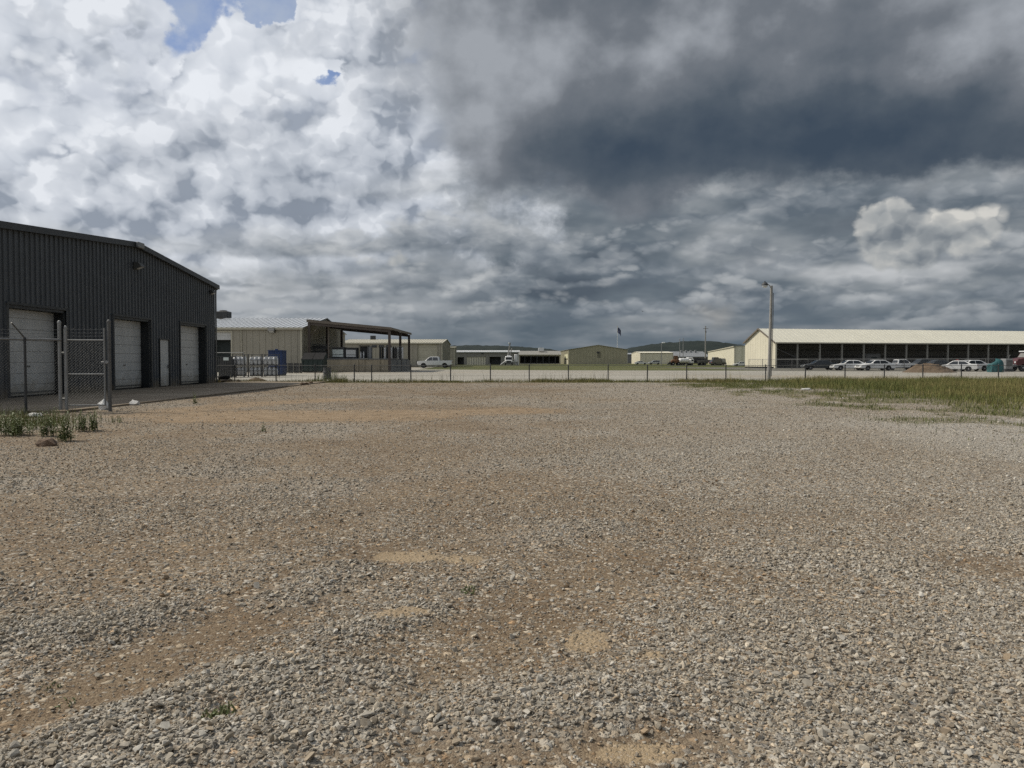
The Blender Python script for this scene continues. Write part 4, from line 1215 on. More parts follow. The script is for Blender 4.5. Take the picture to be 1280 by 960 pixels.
# far fence along the end of the lot
ff = thing('chain_link_fence', 'long waist-high chain-link fence on dark posts at the far end of the gravel', 'fence', (0, 47.4, 0.0))
fpx = [-10, 345, 394, 443, 464.6, 513.5, 563.3, 613, 661.5, 710.5, 760.2, 809.2, 858.3, 907.2, 957, 1006.8, 1056, 1105.5, 1153.4, 1201.6, 1248.3, 1297, 1346]
fxs = [-19.5, -17.1] + [X(p, 47.4) for p in fpx[1:]]
FT = Z(456.2, 47.4)
for k, x_ in enumerate(fxs):
    capped_post(MB(), x_, random.uniform(-0.03, 0.03), -0.05, FT + random.uniform(-0.02, 0.04), 0.035).build('post', M['dark'], ff)
MB().path([(x_, 0, FT - 0.03 + random.uniform(-0.008, 0.008)) for x_ in fxs], 0.015, 6).build('top_rail', M['galv_dark'], ff)
link_mesh((fxs[0], -0.03), (fxs[-1], -0.03), 0.06, FT - 0.03, 0.09, 0.0022, 'wire_mesh', M['dark_wire'], ff)

# fence round the storage shed yard
yf = thing('chain_link_fence', 'chain-link fence with a pale top rail in front of the open storage shed', 'fence', (0, 0, 0))
ypts = [(X(936, 132), 132.0), (X(1010, 118), 118.0), (X(1232, 104), 104.0), (X(1300, 104), 104.0)]
YT = 1.62
for (a, b_) in zip(ypts[:-1], ypts[1:]):
    n = max(1, int(math.dist(a, b_) / 3.1))
    for k in range(n):
        f = k / n
        capped_post(MB(), a[0] + (b_[0] - a[0]) * f, a[1] + (b_[1] - a[1]) * f, 0, YT, 0.04).build('post', M['galv_dark'], yf)
    link_mesh(a, b_, 0.05, YT, 0.16, 0.003, 'wire_mesh', M['wire'], yf)
MB().path([(p[0], p[1], YT - 0.02) for p in ypts], 0.03, 6).build('top_rail', M['galv'], yf)

# corner fence on the left, in front of the warehouse
fa_, fb_ = Vector((X(-50, 18.8), 18.8)), Vector((X(77.5, 20.0), 20.0))
nf = thing('chain_link_fence', 'tall chain-link fence with barbed wire in front of the first roll-up door', 'fence', (0, 0, 0))
RT = Z(424.2, 19.6)
gz_ = 0.04
MB().path([(fa_.x, fa_.y, RT), (fb_.x, fb_.y, RT)], 0.030, 10).build('top_rail', M['rail_steel'], nf)
link_mesh(fa_, fb_, gz_, RT, 0.075, 0.0021, 'wire_mesh', M['wire'], nf)
pm = fa_.lerp(fb_, (30.5 + 50) / 127.5)
capped_post(MB(), pm.x, pm.y - 0.02, -0.2, RT + 0.02, 0.032).build('post', M['dark'], nf)
capped_post(MB(), fb_.x - 0.05, fb_.y, -0.1, Z(403, 20.0), 0.042).build('post', M['galv'], nf)
capped_post(MB(), fb_.x + 0.10, fb_.y + 0.02, -0.1, Z(409, 20.0), 0.034).build('post', M['galv'], nf)
MB().tube((pm.x, pm.y, RT + 0.02), (X(15.5, 19.2), 19.2, Z(403.5, 19.2)), 0.022, 0.018).build('barbed_wire_arm', M['galv_dark'], nf)
def barbed(parent, a, b_, zs, sag=0.02, arm=None):
    for z in zs:
        pts_ = []
        n = 14
        for k in range(n + 1):
            f = k / n
            pts_.append((a[0] + (b_[0] - a[0]) * f, a[1] + (b_[1] - a[1]) * f, z - sag * 4 * f * (1 - f)))
        bb = MB().path(pts_, 0.0045, 4)
        L = math.dist(a, b_)
        for k in range(int(L / 0.13)):
            f = (k + 0.5) / int(L / 0.13)
            x_, y_, z_ = a[0] + (b_[0] - a[0]) * f, a[1] + (b_[1] - a[1]) * f, z - sag * 4 * f * (1 - f)
            bb.tube((x_ - 0.01, y_ - 0.012, z_ - 0.02), (x_ + 0.01, y_ + 0.012, z_ + 0.02), 0.003, n=3)
            bb.tube((x_ + 0.01, y_ - 0.012, z_ - 0.02), (x_ - 0.01, y_ + 0.012, z_ + 0.02), 0.003, n=3)
        bb.build('barbed_wire', M['rail_steel'], parent, fix=False)
barbed(nf, fa_, fb_, (Z(420, 19.5), Z(415.5, 19.5), Z(411, 19.5)), 0.03)
# gate
g0, g1 = (X(81.5, 20.1), 20.1), (X(131, 20.3), 20.3)
gate = thing('chain_link_gate', 'narrow chain-link swing gate with a middle rail between two galvanised posts', 'gate', (0, 0, 0))
gt = MB()
zt, zm, zb_ = Z(425.3, 20.2), Z(467.8, 20.2), 0.16
for p, zz in ((g0, Z(411, 20.2)), (g1, Z(410, 20.2))): gt.tube((p[0], p[1], zb_), (p[0], p[1], zz), 0.024, n=10)
for z in (zt, zm, zb_ + 0.02): gt.tube((g0[0], g0[1], z), (g1[0], g1[1], z), 0.021, n=10)
gt.build('frame', M['galv'], gate)
link_mesh(Vector(g0), Vector(g1), zb_ + 0.02, zt, 0.075, 0.0023, 'wire_mesh', M['galv'], gate)
barbed(gate, g0, g1, (Z(420, 20.2), Z(416, 20.2), Z(411.5, 20.2)), 0.008)
la = MB(); la.cbox((g1[0] + 0.03, g1[1] - 0.03, Z(453, 20.2)), (0.20, 0.05, 0.06), bev=0.01); la.tube((g1[0] + 0.02, g1[1] - 0.05, Z(457, 20.2)), (g1[0] + 0.02, g1[1] - 0.05, Z(449, 20.2)), 0.016)
la.build('latch', M['galv'], gate)
for z in (0.35, 1.55):
    MB().cbox((g0[0] - 0.05, g0[1] - 0.01, z), (0.12, 0.07, 0.06), bev=0.01).build('hinge', M['galv'], gate)
gp_ = thing('gate_post', 'tall grey latch post right of the chain-link gate', 'post', (X(137, 20.3), 20.3, 0.0))
capped_post(MB(), 0, 0, -0.1, Z(402, 20.3), 0.044).build('tube', M['galv_dark'], gp_)
hk = MB().cbox((-0.055, -0.02, Z(453, 20.3)), (0.05, 0.06, 0.10), bev=0.01).build('latch_catch', M['galv'], gp_)

# ------------------------------------------------------------------ street lamp by the far fence
lp = thing('lamp_post', 'tall grey wooden lamp post behind the far fence', 'lamp post', (X(961, 52), 52.0, 0.0))
HT = Z(357.5, 52)
lx = X(963.3, 52) - X(961, 52)
pb = MB()
pb.path([(0, 0, -0.1), (lx * 0.4, 0, HT * 0.35), (lx * 0.8, 0, HT * 0.7), (lx, 0, HT)], [0.122, 0.108, 0.095, 0.082], 12)
pb.build('pole', M['wood_pole'], lp, smooth=False)
MB().path([(0.15, -0.06, 0.3), (lx * 0.8 + 0.135, -0.06, HT * 0.7), (lx + 0.11, -0.06, HT - 0.5)], 0.022, 6).build('conduit', M['galv_dark'], lp)
MB().path([(lx + 0.02, -0.1, HT - 0.50), (lx - 0.06, -0.14, HT - 0.20), (lx - 0.20, -0.16, HT + 0.02), (lx - 0.34, -0.16, HT + 0.08)], 0.028, 8).build('arm', M['galv'], lp)
hb = MB().lathe([(0.05, 0.20), (0.14, 0.17), (0.19, 0.08), (0.23, 0.03), (0.23, 0.0)][::-1], 16, (lx - 0.50, -0.16, HT + 0.02))
hd_ = hb.build('lamp_head', M['dark'], lp, smooth=True)
MB().lathe([(0.07, -0.17), (0.13, -0.14), (0.185, -0.06), (0.19, -0.002)], 16, (lx - 0.50, -0.16, HT + 0.02)).build('refractor', M['lamp_clear'], hd_, smooth=True)
MB().tube((lx - 0.50, -0.16, HT + 0.21), (lx - 0.50, -0.16, HT + 0.30), 0.035).build('photocell', M['dark'], hd_)

# ------------------------------------------------------------------ gas cylinders and their racks
def gas_cylinder(h=0.72, r=0.158, m_='cyl', name='gas_cylinder', label='', group=None):
    root = thing(name, label, 'gas cylinder', (0, 0, 0), 0, group)
    b = MB().lathe([(r * 0.85, 0.0), (r * 0.85, 0.045), (r * 0.93, 0.05), (r, 0.09), (r, h - 0.19), (r * 0.93, h - 0.145), (r * 0.72, h - 0.115), (r * 0.40, h - 0.10)], 14)
    body = b.build('tank', M[m_], root, smooth=True)
    cb_ = MB()
    n = 14
    for k in range(n):
        t0, t1 = 2 * math.pi * k / n, 2 * math.pi * (k + 1) / n
        if k in (3, 4, 10, 11): continue
        q = r * 0.66
        cb_.add([(q * math.cos(t), q * math.sin(t), z) for z in (h - 0.115, h) for t in (t0, t1)] + [((q - 0.012) * math.cos(t), (q - 0.012) * math.sin(t), z) for z in (h - 0.115, h) for t in (t0, t1)],
               [(0, 1, 3, 2), (4, 6, 7, 5), (2, 3, 7, 6), (0, 2, 6, 4), (1, 5, 7, 3)])
    cb_.build('collar', M[m_], root)
    vb = MB(); vb.tube((0, 0, h - 0.105), (0, 0, h - 0.03), 0.022); vb.tube((0, 0, h - 0.06), (0.06, 0, h - 0.06), 0.014); vb.lathe([(0.03, h - 0.03), (0.034, h - 0.02), (0.03, h - 0.008)], 10)
    vb.build('valve', M['cyl_brass'], root)
    return root
RK = 64.0
racks = [(291.0, 306.0, 'first'), (311.0, 327.0, 'middle'), (328.5, 345.5, 'last')]
rack_name = {'first': 'rack nearest the charcoal building', 'middle': 'middle rack of three', 'last': 'rack in front of the blue container'}
proto_c = None
for a, b_, nm in racks:
    xa, xb = X(a, RK), X(b_, RK)
    w = xb - xa
    rk = thing('cylinder_rack', f'dark steel cylinder rack, {rack_name[nm]}', 'rack', (xa, RK, 0.0), 0, 'gas cylinder racks')
    for (px_, py_) in ((0, -0.05), (w, -0.05), (0, 0.80), (w, 0.80)):
        MB().cbox((px_, py_, 0.95), (0.05, 0.05, 1.9)).build('upright', M['dark'], rk)
    for z, t_ in ((0.10, 'shelf'), (0.98, 'shelf')):
        sb = MB()
        for k in range(6): sb.cbox((w / 2, -0.05 + k * 0.17, z), (w - 0.06, 0.09, 0.045))
        sb.build(t_, M['dark'], rk)
    rl = MB()
    for z in (0.55, 1.42, 1.86):
        rl.cbox((w / 2, -0.055, z), (w - 0.05, 0.025, 0.03)); rl.cbox((w / 2, 0.805, z), (w - 0.05, 0.025, 0.03))
    rl.build('guard_rail', M['galv_dark'], rk)
    for tier, z in (('lower', 0.125), ('upper', 1.005)):
        for row, y_ in (('front', 0.16), ('back', 0.56)):
            for k in range(3):
                lab = f'pale gas cylinder in the {row} row, {tier} shelf, {rack_name[nm]}'
                if proto_c is None:
                    proto_c = gas_cylinder(label=lab, group=''); c_ = proto_c
                else: c_ = dup(proto_c, (0, 0, 0))
                c_.location = (xa + w * (k + 0.5) / 3 + random.uniform(-0.015, 0.015), RK + y_, z)
                c_.rotation_euler.z = random.uniform(0, 6.28)
                c_['label'] = lab
                c_['group'] = f'gas cylinders {row} {tier} {nm}'
# dark cage with a pale plate beside the warehouse corner
cg = thing('storage_cage', 'dark steel storage cage with a small pale plate beside the charcoal building', 'cage', (X(270, 62), 62.0, 0.0))
w = X(289.5, 62) - X(270, 62)
cb_ = MB()
for (px_, py_) in ((0, 0), (w, 0), (0, 1.0), (w, 1.0)): cb_.cbox((px_, py_, 0.85), (0.06, 0.06, 1.7))
for z in (0.06, 0.85, 1.68): cb_.cbox((w / 2, 0, z), (w - 0.07, 0.04, 0.05)); cb_.cbox((w / 2, 1.0, z), (w - 0.07, 0.04, 0.05)); cb_.cbox((0, 0.5, z), (0.04, 0.92, 0.05)); cb_.cbox((w, 0.5, z), (0.04, 0.92, 0.05))
cb_.build('frame', M['dark'], cg)
sb = MB()
for k in range(9): sb.cbox((0.07 + k * (w - 0.14) / 8, 0.03, 0.85), (0.03, 0.02, 1.55))
sb.build('bars', M['galv_dark'], cg)
MB().box(0.1, 0.35, 0.1, w - 0.1, 0.95, 1.5).build('inner_panel', M['dark'], cg)
MB().cbox((w * 0.66, -0.03, 1.50), (0.42, 0.02, 0.24)).build('plate', M['sign_white'], cg)
MB().path([(-0.3, 0.2, 2.0), (w + 0.9, 0.2, 2.0)], 0.03, 6).path([(-0.3, 0.2, 1.75), (-0.3, 0.2, 2.02)], 0.03, 6).path([(w + 0.9, 0.2, 0), (w + 0.9, 0.2, 2.02)], 0.03, 6).build('rail', M['galv'], cg)

# blue container behind the last rack
bx = thing('container', 'tall blue steel container behind the gas cylinder racks', 'container', (X(335.5, 70), 70.0, 0.0))
w = X(353, 70) - X(335.5, 70)
h = Z(438.5, 70)
b = MB()
ribbed_wall(b, w, lambda s_: h, lambda s_, n, z: (s_, -n, z), (), 0.22, 0.03, 0.12)
ribbed_wall(b, 1.2, lambda s_: h, lambda s_, n, z: (w + n, s_, z), (), 0.22, 0.03, 0.12)
ribbed_wall(b, 1.2, lambda s_: h, lambda s_, n, z: (-n, s_, z), (), 0.22, 0.03, 0.12)
ribbed_wall(b, w, lambda s_: h, lambda s_, n, z: (s_, 1.2 + n, z), (), 0.22, 0.03, 0.12)
b.build('body', M['blue'], bx, fix=False)
MB().box(-0.05, -0.05, h, w + 0.05, 1.25, h + 0.06).build('lid', M['blue'], bx)
MB().box(0.0, 0.0, 0.0, w, 1.2, 0.12).build('skid', M['dark'], bx)
MB().cbox((w / 2, 0.4, h + 0.12), (0.24, 0.2, 0.12), bev=0.02).build('handle', M['blue'], bx)

# row of dark bollards/pallets between the container and the dumpster
for k in range(6):
    pl = thing('pallet', ['dark pallet standing on edge right of the blue container', 'second dark pallet on edge right of the blue container', 'third dark pallet on edge right of the blue container', 'fourth dark pallet on edge, midway to the green dumpster', 'fifth dark pallet on edge, near the green dumpster', 'sixth dark pallet on edge, next to the green dumpster'][k], 'pallet',
               (X(356 + 3.6 * k, 84), 84.0 + 0.2 * (k % 2), 0.0), random.uniform(-0.15, 0.15), 'pallets between the container and the dumpster')
    sb = MB()
    for q in range(5): sb.cbox((0.02 + q * 0.062, 0, 0.55), (0.045, 0.02, 1.1))
    sb.build('board', M['dark'], pl)
    MB().cbox((0.145, 0.045, 0.12), (0.29, 0.06, 0.08)).cbox((0.145, 0.045, 0.98), (0.29, 0.06, 0.08)).build('stringer', M['bark'], pl)
    MB().cbox((0.145, 0.05, 0.55), (0.27, 0.035, 0.35 + 0.1 * (k % 3)), bev=0.01).build('load', M['cyl'] if k in (1, 3, 4) else M['dark'], pl)

# dark green dumpster in front of the dock
dm_ = thing('dumpster', 'dark green dumpster with a sloping black lid at the dock corner', 'dumpster', (X(377, 88), 88.0, 0.0))
w = X(404, 88) - X(377, 88)
zf, zk = Z(449.5, 88), Z(440.5, 88)
prof = [(0, 0.16), (0, zf), (1.5, zk - 0.10), (1.9, zk - 0.10), (1.9, 0.16)]
b = MB()
n = len(prof)
b.add([(0, y_, z_) for y_, z_ in prof] + [(w, y_, z_) for y_, z_ in prof], [tuple(range(n)), tuple(range(2 * n - 1, n - 1, -1))] + [(k, n + k, n + (k + 1) % n, (k + 1) % n) for k in range(n)])
b.build('body', M['green_bin'], dm_)
rb = MB()
for k in range(5): rb.cbox((0.15 + k * (w - 0.3) / 4, -0.04, zf / 2 + 0.05), (0.09, 0.07, zf - 0.3))
rb.cbox((w / 2, -0.045, zf - 0.05), (w + 0.06, 0.085, 0.10))
rb.build('rib', M['green_bin'], dm_)
MB().slab([(-0.04, -0.08, zf + 0.035), (w / 2 - 0.02, -0.08, zf + 0.035), (w / 2 - 0.02, 1.52, zk - 0.02), (-0.04, 1.52, zk - 0.02)], 0.04).build('lid', M['black'], dm_)
MB().slab([(w / 2 + 0.02, -0.08, zf + 0.035), (w + 0.04, -0.08, zf + 0.035), (w + 0.04, 1.52, zk - 0.02), (w / 2 + 0.02, 1.52, zk - 0.02)], 0.04).build('lid', M['black'], dm_)
for x_ in (0.25, w - 0.25):
    MB().tube((x_ - 0.04, 0.25, 0.08), (x_ + 0.04, 0.25, 0.08), 0.08).tube((x_ - 0.04, 1.6, 0.08), (x_ + 0.04, 1.6, 0.08), 0.08).build('caster', M['black'], dm_)

# things standing on the dock
def on_dock(px, dy=1.6): return (X(px, 93 + dy), 93 + dy, HP)
for k, (a, b_, lab, mm) in enumerate(((415, 431.5, 'dark cylinder cabinet on the dock with a greenish white header panel', 'sign_white'), (432, 447, 'dark cylinder cabinet on the dock with a plain grey-white header panel', 'white_metal'))):
    p = on_dock(a, 2.0)
    cab = thing('cylinder_cabinet', lab, 'cabinet', p, 0, 'cabinets on the dock')
    w = X(b_, 95) - X(a, 95) - 0.06
    h = Z(434.5 + k * 0.6, 95) - HP
    MB().box(0, 0.06, 0, w, 1.0, h).build('case', M['dark'], cab)
    MB().cbox((w / 2 - 0.05, 0.02, h * 0.60), (w * 0.84, 0.05, h * 0.46), bev=0.012).build('header_panel', M[mm], cab)
    MB().cbox((w / 2 - 0.05, 0.025, h * 0.24), (w * 0.84, 0.05, h * 0.17), bev=0.012).build('lower_panel', M[mm], cab)
    MB().cbox((w / 2, 0.5, h + 0.03), (w + 0.08, 1.05, 0.055)).build('top', M['galv_dark'], cab)
p = on_dock(390, 2.4)
ck = thing('crate_stack', 'dark crates of bottles at the left end of the dock', 'crate', p)
for j in range(3):
    cb_ = MB(); w = 2.0 - 0.3 * (j % 2)
    for (x_, y_) in ((0, 0), (w, 0), (0, 0.9), (w, 0.9)): cb_.cbox((x_, y_, j * 0.6 + 0.29), (0.06, 0.06, 0.56))
    for z in (0.05, 0.3, 0.55): cb_.cbox((w / 2, 0, j * 0.6 + z), (w - 0.07, 0.03, 0.07)); cb_.cbox((0, 0.45, j * 0.6 + z), (0.03, 0.82, 0.07)); cb_.cbox((w, 0.45, j * 0.6 + z), (0.03, 0.82, 0.07))
    c1 = cb_.build('crate', M['dark'], ck)
    c1_ = MB().box(0.08, 0.06, j * 0.6 + 0.05, w - 0.08, 0.82, j * 0.6 + 0.42).build('load', M['galv_dark'] if j == 1 else M['dark'], c1)
p = on_dock(449, 2.2)
fr_ = thing('machine_frame', 'dark metal frame with two pale bottles beside the cabinets', 'rack', p)
cb_ = MB()
for (x_, y_) in ((0, 0), (1.15, 0), (0, 0.8), (1.15, 0.8)): cb_.cbox((x_, y_, 0.8), (0.07, 0.07, 1.6))
cb_.cbox((0.575, 0.4, 1.62), (1.25, 0.9, 0.05)); cb_.cbox((0.575, 0.78, 0.8), (1.05, 0.03, 1.5))
cb_.build('frame', M['dark'], fr_)
MB().lathe([(0.09, 0.0), (0.1, 0.05), (0.1, 0.7), (0.05, 0.82), (0.03, 0.9)], 12, (0.2, 0.1, 0)).build('bottle', M['cyl'], fr_, smooth=True)
MB().lathe([(0.09, 0.0), (0.1, 0.05), (0.1, 0.7), (0.05, 0.82), (0.03, 0.9)], 12, (0.55, 0.1, 0)).build('bottle', M['cyl'], fr_, smooth=True)
p = on_dock(459.5, 2.2)
lk = thing('locker', 'grey upright locker standing in the middle of the dock', 'locker', p)
MB().box(0, 0, 0, 0.5, 0.6, Z(433, 95) - HP).build('case', M['concrete_grey'], lk)
MB().box(0.03, -0.03, 0.1, 0.47, -0.003, Z(433, 95) - HP - 0.08).build('door', M['grey_roof'], lk)
# tall welding gas bottles at the right end
proto_t = None
tall = [(475.5, 1.6, 'dark'), (478.5, 1.9, 'dark'), (481.5, 1.5, 'cyl'), (484, 2.0, 'dark'), (489.5, 1.6, 'cyl'), (492.0, 1.9, 'dark'), (494.8, 1.5, 'dark'), (497.6, 1.9, 'cyl'), (500.2, 1.6, 'dark'), (503.0, 1.8, 'cyl')]
wd = ['leftmost', 'second', 'third', 'fourth', 'fifth', 'sixth', 'seventh', 'eighth', 'ninth', 'rightmost']
def tall_bottle(m_, h):
    root = thing('gas_bottle', '', 'gas bottle')
    MB().lathe([(0.125, 0.0), (0.135, 0.03), (0.135, h * 0.80), (0.12, h * 0.86), (0.07, h * 0.91), (0.045, h * 0.93)], 14).build('bottle', M[m_], root, smooth=True)
    MB().lathe([(0.05, h * 0.925), (0.055, h * 0.94), (0.05, h * 0.99), (0.02, h)], 10).build('valve_cap', M['galv'], root, smooth=True)
    return root
protos = {'dark': tall_bottle('dark', 1.55), 'cyl': tall_bottle('cyl', 1.5)}
used = set()
for k, (px, dy, m_) in enumerate(tall):
    o = protos[m_] if m_ not in used else dup(protos[m_], (0, 0, 0))
    used.add(m_)
    o.location = on_dock(px, dy + 0.4)
    o['label'] = f"tall {'dark' if m_ == 'dark' else 'pale'} gas bottle, {wd[k]} of ten at the right end of the dock"
    o['group'] = 'tall gas bottles on the dock'

# ------------------------------------------------------------------ vehicles
def arc(cx, r, zc, z0, n=8):
    a0 = math.asin((z0 - zc) / r)
    return [(cx - r * math.cos(a0 + (math.pi - 2 * a0) * k / n), zc + r * math.sin(a0 + (math.pi - 2 * a0) * k / n)) for k in range(n + 1)]
def loft(b, prof, hw, rnd=0.05):
    """closed (x, z) outline -> body with rounded shoulders; hw(z) half-width"""
    n = len(prof)
    cx = sum(p[0] for p in prof) / n; cz = sum(p[1] for p in prof) / n
    def shr(p):
        dx, dz_ = cx - p[0], cz - p[1]
        L = math.hypot(dx, dz_)
        return (p[0] + dx / L * rnd, p[1] + dz_ / L * rnd)
    rings = []
    for side in (-1, 1):
        outer = [(shr(p)[0], side * hw(p[1]), shr(p)[1]) for p in prof]
        inner = [(p[0], side * (hw(p[1]) - rnd), p[1]) for p in prof]
        rings += [outer, inner] if side < 0 else [inner, outer]
    vs = [v for r in rings for v in r]
    fs = [tuple(range(n - 1, -1, -1)), tuple(range(3 * n, 4 * n))]
    for r in range(3):
        for k in range(n):
            fs.append((r * n + k, r * n + (k + 1) % n, (r + 1) * n + (k + 1) % n, (r + 1) * n + k))
    return b.add(vs, fs)
def wheel(parent, x, y, r, w, side):
    t = MB()
    prof = [(r * 0.62, -w / 2), (r * 0.93, -w / 2), (r, -w / 2 + 0.03), (r, w / 2 - 0.03), (r * 0.93, w / 2), (r * 0.62, w / 2)]
    b = MB().lathe(prof, 20)
    t.add([(x + p[0], y + p[2], r + p[1]) for p in b.v], b.f)
    o = t.build('wheel', M['black'], parent)
    b = MB().lathe([(r * 0.60, -0.02), (r * 0.60, 0.012), (r * 0.45, 0.0), (r * 0.2, 0.012), (r * 0.16, 0.03)], 16)
    MB().add([(x + p[0], y + side * (w / 2 - 0.01 + p[2]), r + p[1]) for p in b.v], b.f).build('rim', M['rim'], o)
CAR = {
    'sedan': dict(L=4.9, w=1.84, belt=0.93, top=1.45, wx=(1.48, -1.42), r=0.33,
        up=[(2.45, 0.40), (2.46, 0.60), (2.36, 0.74), (1.15, 0.93), (0.42, 1.40), (0.1, 1.45), (-0.75, 1.44), (-1.05, 1.39), (-1.72, 1.02), (-2.38, 0.99), (-2.45, 0.86), (-2.43, 0.42)],
        side=[[(0.98, 0.96), (0.38, 1.35), (-0.18, 1.37), (-0.18, 0.95)], [(-0.26, 0.95), (-0.26, 1.37), (-0.95, 1.34), (-1.42, 1.02), (-1.1, 0.96)]], ws=((1.10, 0.97), (0.46, 1.38)), rs=((-1.67, 1.06), (-1.08, 1.37))),
    'suv': dict(L=4.6, w=1.86, belt=1.02, top=1.68, wx=(1.42, -1.36), r=0.36,
        up=[(2.3, 0.45), (2.32, 0.72), (2.2, 0.90), (1.2, 1.03), (0.55, 1.60), (0.2, 1.68), (-1.6, 1.66), (-1.95, 1.58), (-2.22, 1.05), (-2.28, 0.95), (-2.28, 0.48)],
        side=[[(1.05, 1.06), (0.5, 1.55), (-0.1, 1.60), (-0.1, 1.05)], [(-0.18, 1.05), (-0.18, 1.60), (-1.05, 1.59), (-1.05, 1.05)], [(-1.13, 1.05), (-1.13, 1.58), (-1.75, 1.53), (-1.95, 1.10)]], ws=((1.14, 1.08), (0.60, 1.57)), rs=((-2.20, 1.09), (-1.99, 1.55))),
    'pickup': dict(L=5.9, w=2.0, belt=1.22, top=1.93, wx=(1.95, -1.75), r=0.41,
        up=[(2.95, 0.60), (2.97, 0.95), (2.85, 1.16), (1.62, 1.24), (0.98, 1.84), (0.7, 1.93), (-0.45, 1.93), (-0.68, 1.84), (-0.80, 1.24), (-2.9, 1.26), (-2.95, 1.2), (-2.95, 0.68)],
        side=[[(1.48, 1.27), (0.92, 1.80), (0.42, 1.84), (0.42, 1.26)], [(0.34, 1.26), (0.34, 1.84), (-0.45, 1.83), (-0.62, 1.27)]], ws=((1.57, 1.29), (1.04, 1.82)), rs=((-0.785, 1.32), (-0.71, 1.80))),
}
def car(kind, paint, label, loc, rz, sc=1.0, name=None, group=None, cat=None, extras=()):
    c = CAR[kind]
    root = thing(name or {'sedan': 'parked_car', 'suv': 'parked_car', 'pickup': 'pickup_truck'}[kind], label, cat or {'sedan': 'car', 'suv': 'car', 'pickup': 'pickup truck'}[kind], loc, rz, group)
    root.scale = (sc, sc, sc)
    belt, top, W2 = c['belt'], c['top'], c['w'] / 2
    hw = lambda z: W2 * (1 - 0.20 * max(0, min(1, (z - belt) / (top - belt)))) if z > belt else W2 * (1 - 0.05 * max(0, (0.6 - z)))
    zb_ = c['up'][0][1] - 0.10
    r = c['r'] + 0.07
    bottom = [(c['up'][-1][0] + 0.15, zb_)] + arc(c['wx'][1], r, c['r'], zb_) + arc(c['wx'][0], r, c['r'], zb_) + [(c['up'][0][0] - 0.2, zb_)]
    body = loft(MB(), c['up'] + bottom, hw).build('body', M[paint], root)
    for sgn in (-1, 1):
        for k, pl in enumerate(c['side']):
            MB().poly([(x, sgn * (hw(z) + 0.006), z) for x, z in (pl if sgn < 0 else pl[::-1])]).build('side_window', M['glass'], root, fix=False)
        for w_ in c['wx']: wheel(root, w_, sgn * (W2 - 0.13), c['r'], 0.24, sgn)
        (xf, zf) = c['up'][1]
        MB().cbox((xf - 0.07, sgn * (W2 - 0.30), zf + 0.03), (0.14, 0.40, 0.15), bev=0.02).build('headlight', M['lamp_clear'], root)
        (xr, zr) = c['up'][-2] if kind != 'pickup' else (-2.95, 1.05)
        MB().cbox((xr + 0.02, sgn * (W2 - 0.18), zr - 0.04), (0.10, 0.28, 0.22), bev=0.02).build('tail_light', M['lamp_red'], root)
        MB().cbox((c['ws'][0][0] - 0.25, sgn * (W2 + 0.07), belt + 0.10), (0.12, 0.2, 0.16), bev=0.03).build('mirror', M[paint], root)
    for nm, (p, q) in (('windshield', c['ws']), ('rear_window', c['rs'])):
        nv = Vector((q[1] - p[1], 0, -(q[0] - p[0]))).normalized() * (0.012 if nm == 'windshield' else -0.012)
        if nm == 'rear_window': nv = Vector((-abs(nv.x), 0, abs(nv.z)))
        h0, h1 = hw(p[1]) - 0.10, hw(q[1]) - 0.12
        MB().poly([(p[0] + nv.x, -h0, p[1] + nv.z), (p[0] + nv.x, h0, p[1] + nv.z), (q[0] + nv.x, h1, q[1] + nv.z), (q[0] + nv.x, -h1, q[1] + nv.z)]).build(nm, M['glass'], root, fix=False)
    MB().cbox((c['up'][0][0] + 0.0, 0, c['up'][0][1] + 0.06), (0.16, c['w'] - 0.12, 0.16), bev=0.03).build('bumper', M['dark' if kind == 'pickup' else paint], root)
    MB().cbox((c['up'][1][0] + 0.005, 0, c['up'][1][1] + (0.0 if kind != 'pickup' else 0.0)), (0.06, c['w'] - 0.95, 0.16 if kind != 'pickup' else 0.32)).build('grille', M['dark'], root)
    MB().cbox((0.0, 0, zb_ + 0.06), (c['L'] - 1.0, c['w'] - 0.35, 0.16)).build('chassis', M['black'], root)
    if kind == 'pickup':
        MB().box(-2.85, -W2 + 0.1, 1.262, -0.9, W2 - 0.1, 1.285).build('bed', M['dark'], root)
    for e in extras: e(root)
    return root
def push_bar(root):
    MB().tube((3.12, -0.7, 0.55), (3.12, -0.7, 1.15), 0.04).tube((3.12, 0.7, 0.55), (3.12, 0.7, 1.15), 0.04).tube((3.12, -0.8, 1.15), (3.12, 0.8, 1.15), 0.04).tube((3.12, -0.8, 0.8), (3.12, 0.8, 0.8), 0.04).cbox((3.05, 0, 0.62), (0.2, 1.9, 0.2), bev=0.03).build('push_bar', M['dark'], root)
def light_bar(root):
    o = MB().cbox((-0.1, 0, 1.53), (0.28, 1.1, 0.11), bev=0.03).build('light_bar', M['lamp_clear'], root)
    MB().cbox((-0.1, 0.42, 1.53), (0.29, 0.26, 0.115)).build('red_lens', M['lamp_red'], o)
def raised_hood(root):
    MB().slab([(0.95, -0.7, 1.0), (0.95, 0.7, 1.0), (1.85, 0.6, 1.55), (1.85, -0.6, 1.55)], 0.04).build('hood', M['car_white'], root)
d = 146
car('pickup', 'car_white', 'white single-cab pickup with a dark front facing left by the dock', (X(544, d), d, 0), math.pi, 1.10, extras=(push_bar,))
dm2 = 106.0
car('sedan', 'car_white', 'white sedan with its hood facing left, first in the row before the shed', (X(1062, 109), 109.0, 0), math.pi - 0.12, 1.0, group='cars before the storage shed')
car('sedan', 'car_white', 'white sedan half behind the first one, second in the row before the shed', (X(1094, 107), 107.0, 0), math.pi + 0.05, 1.02, group='cars before the storage shed')
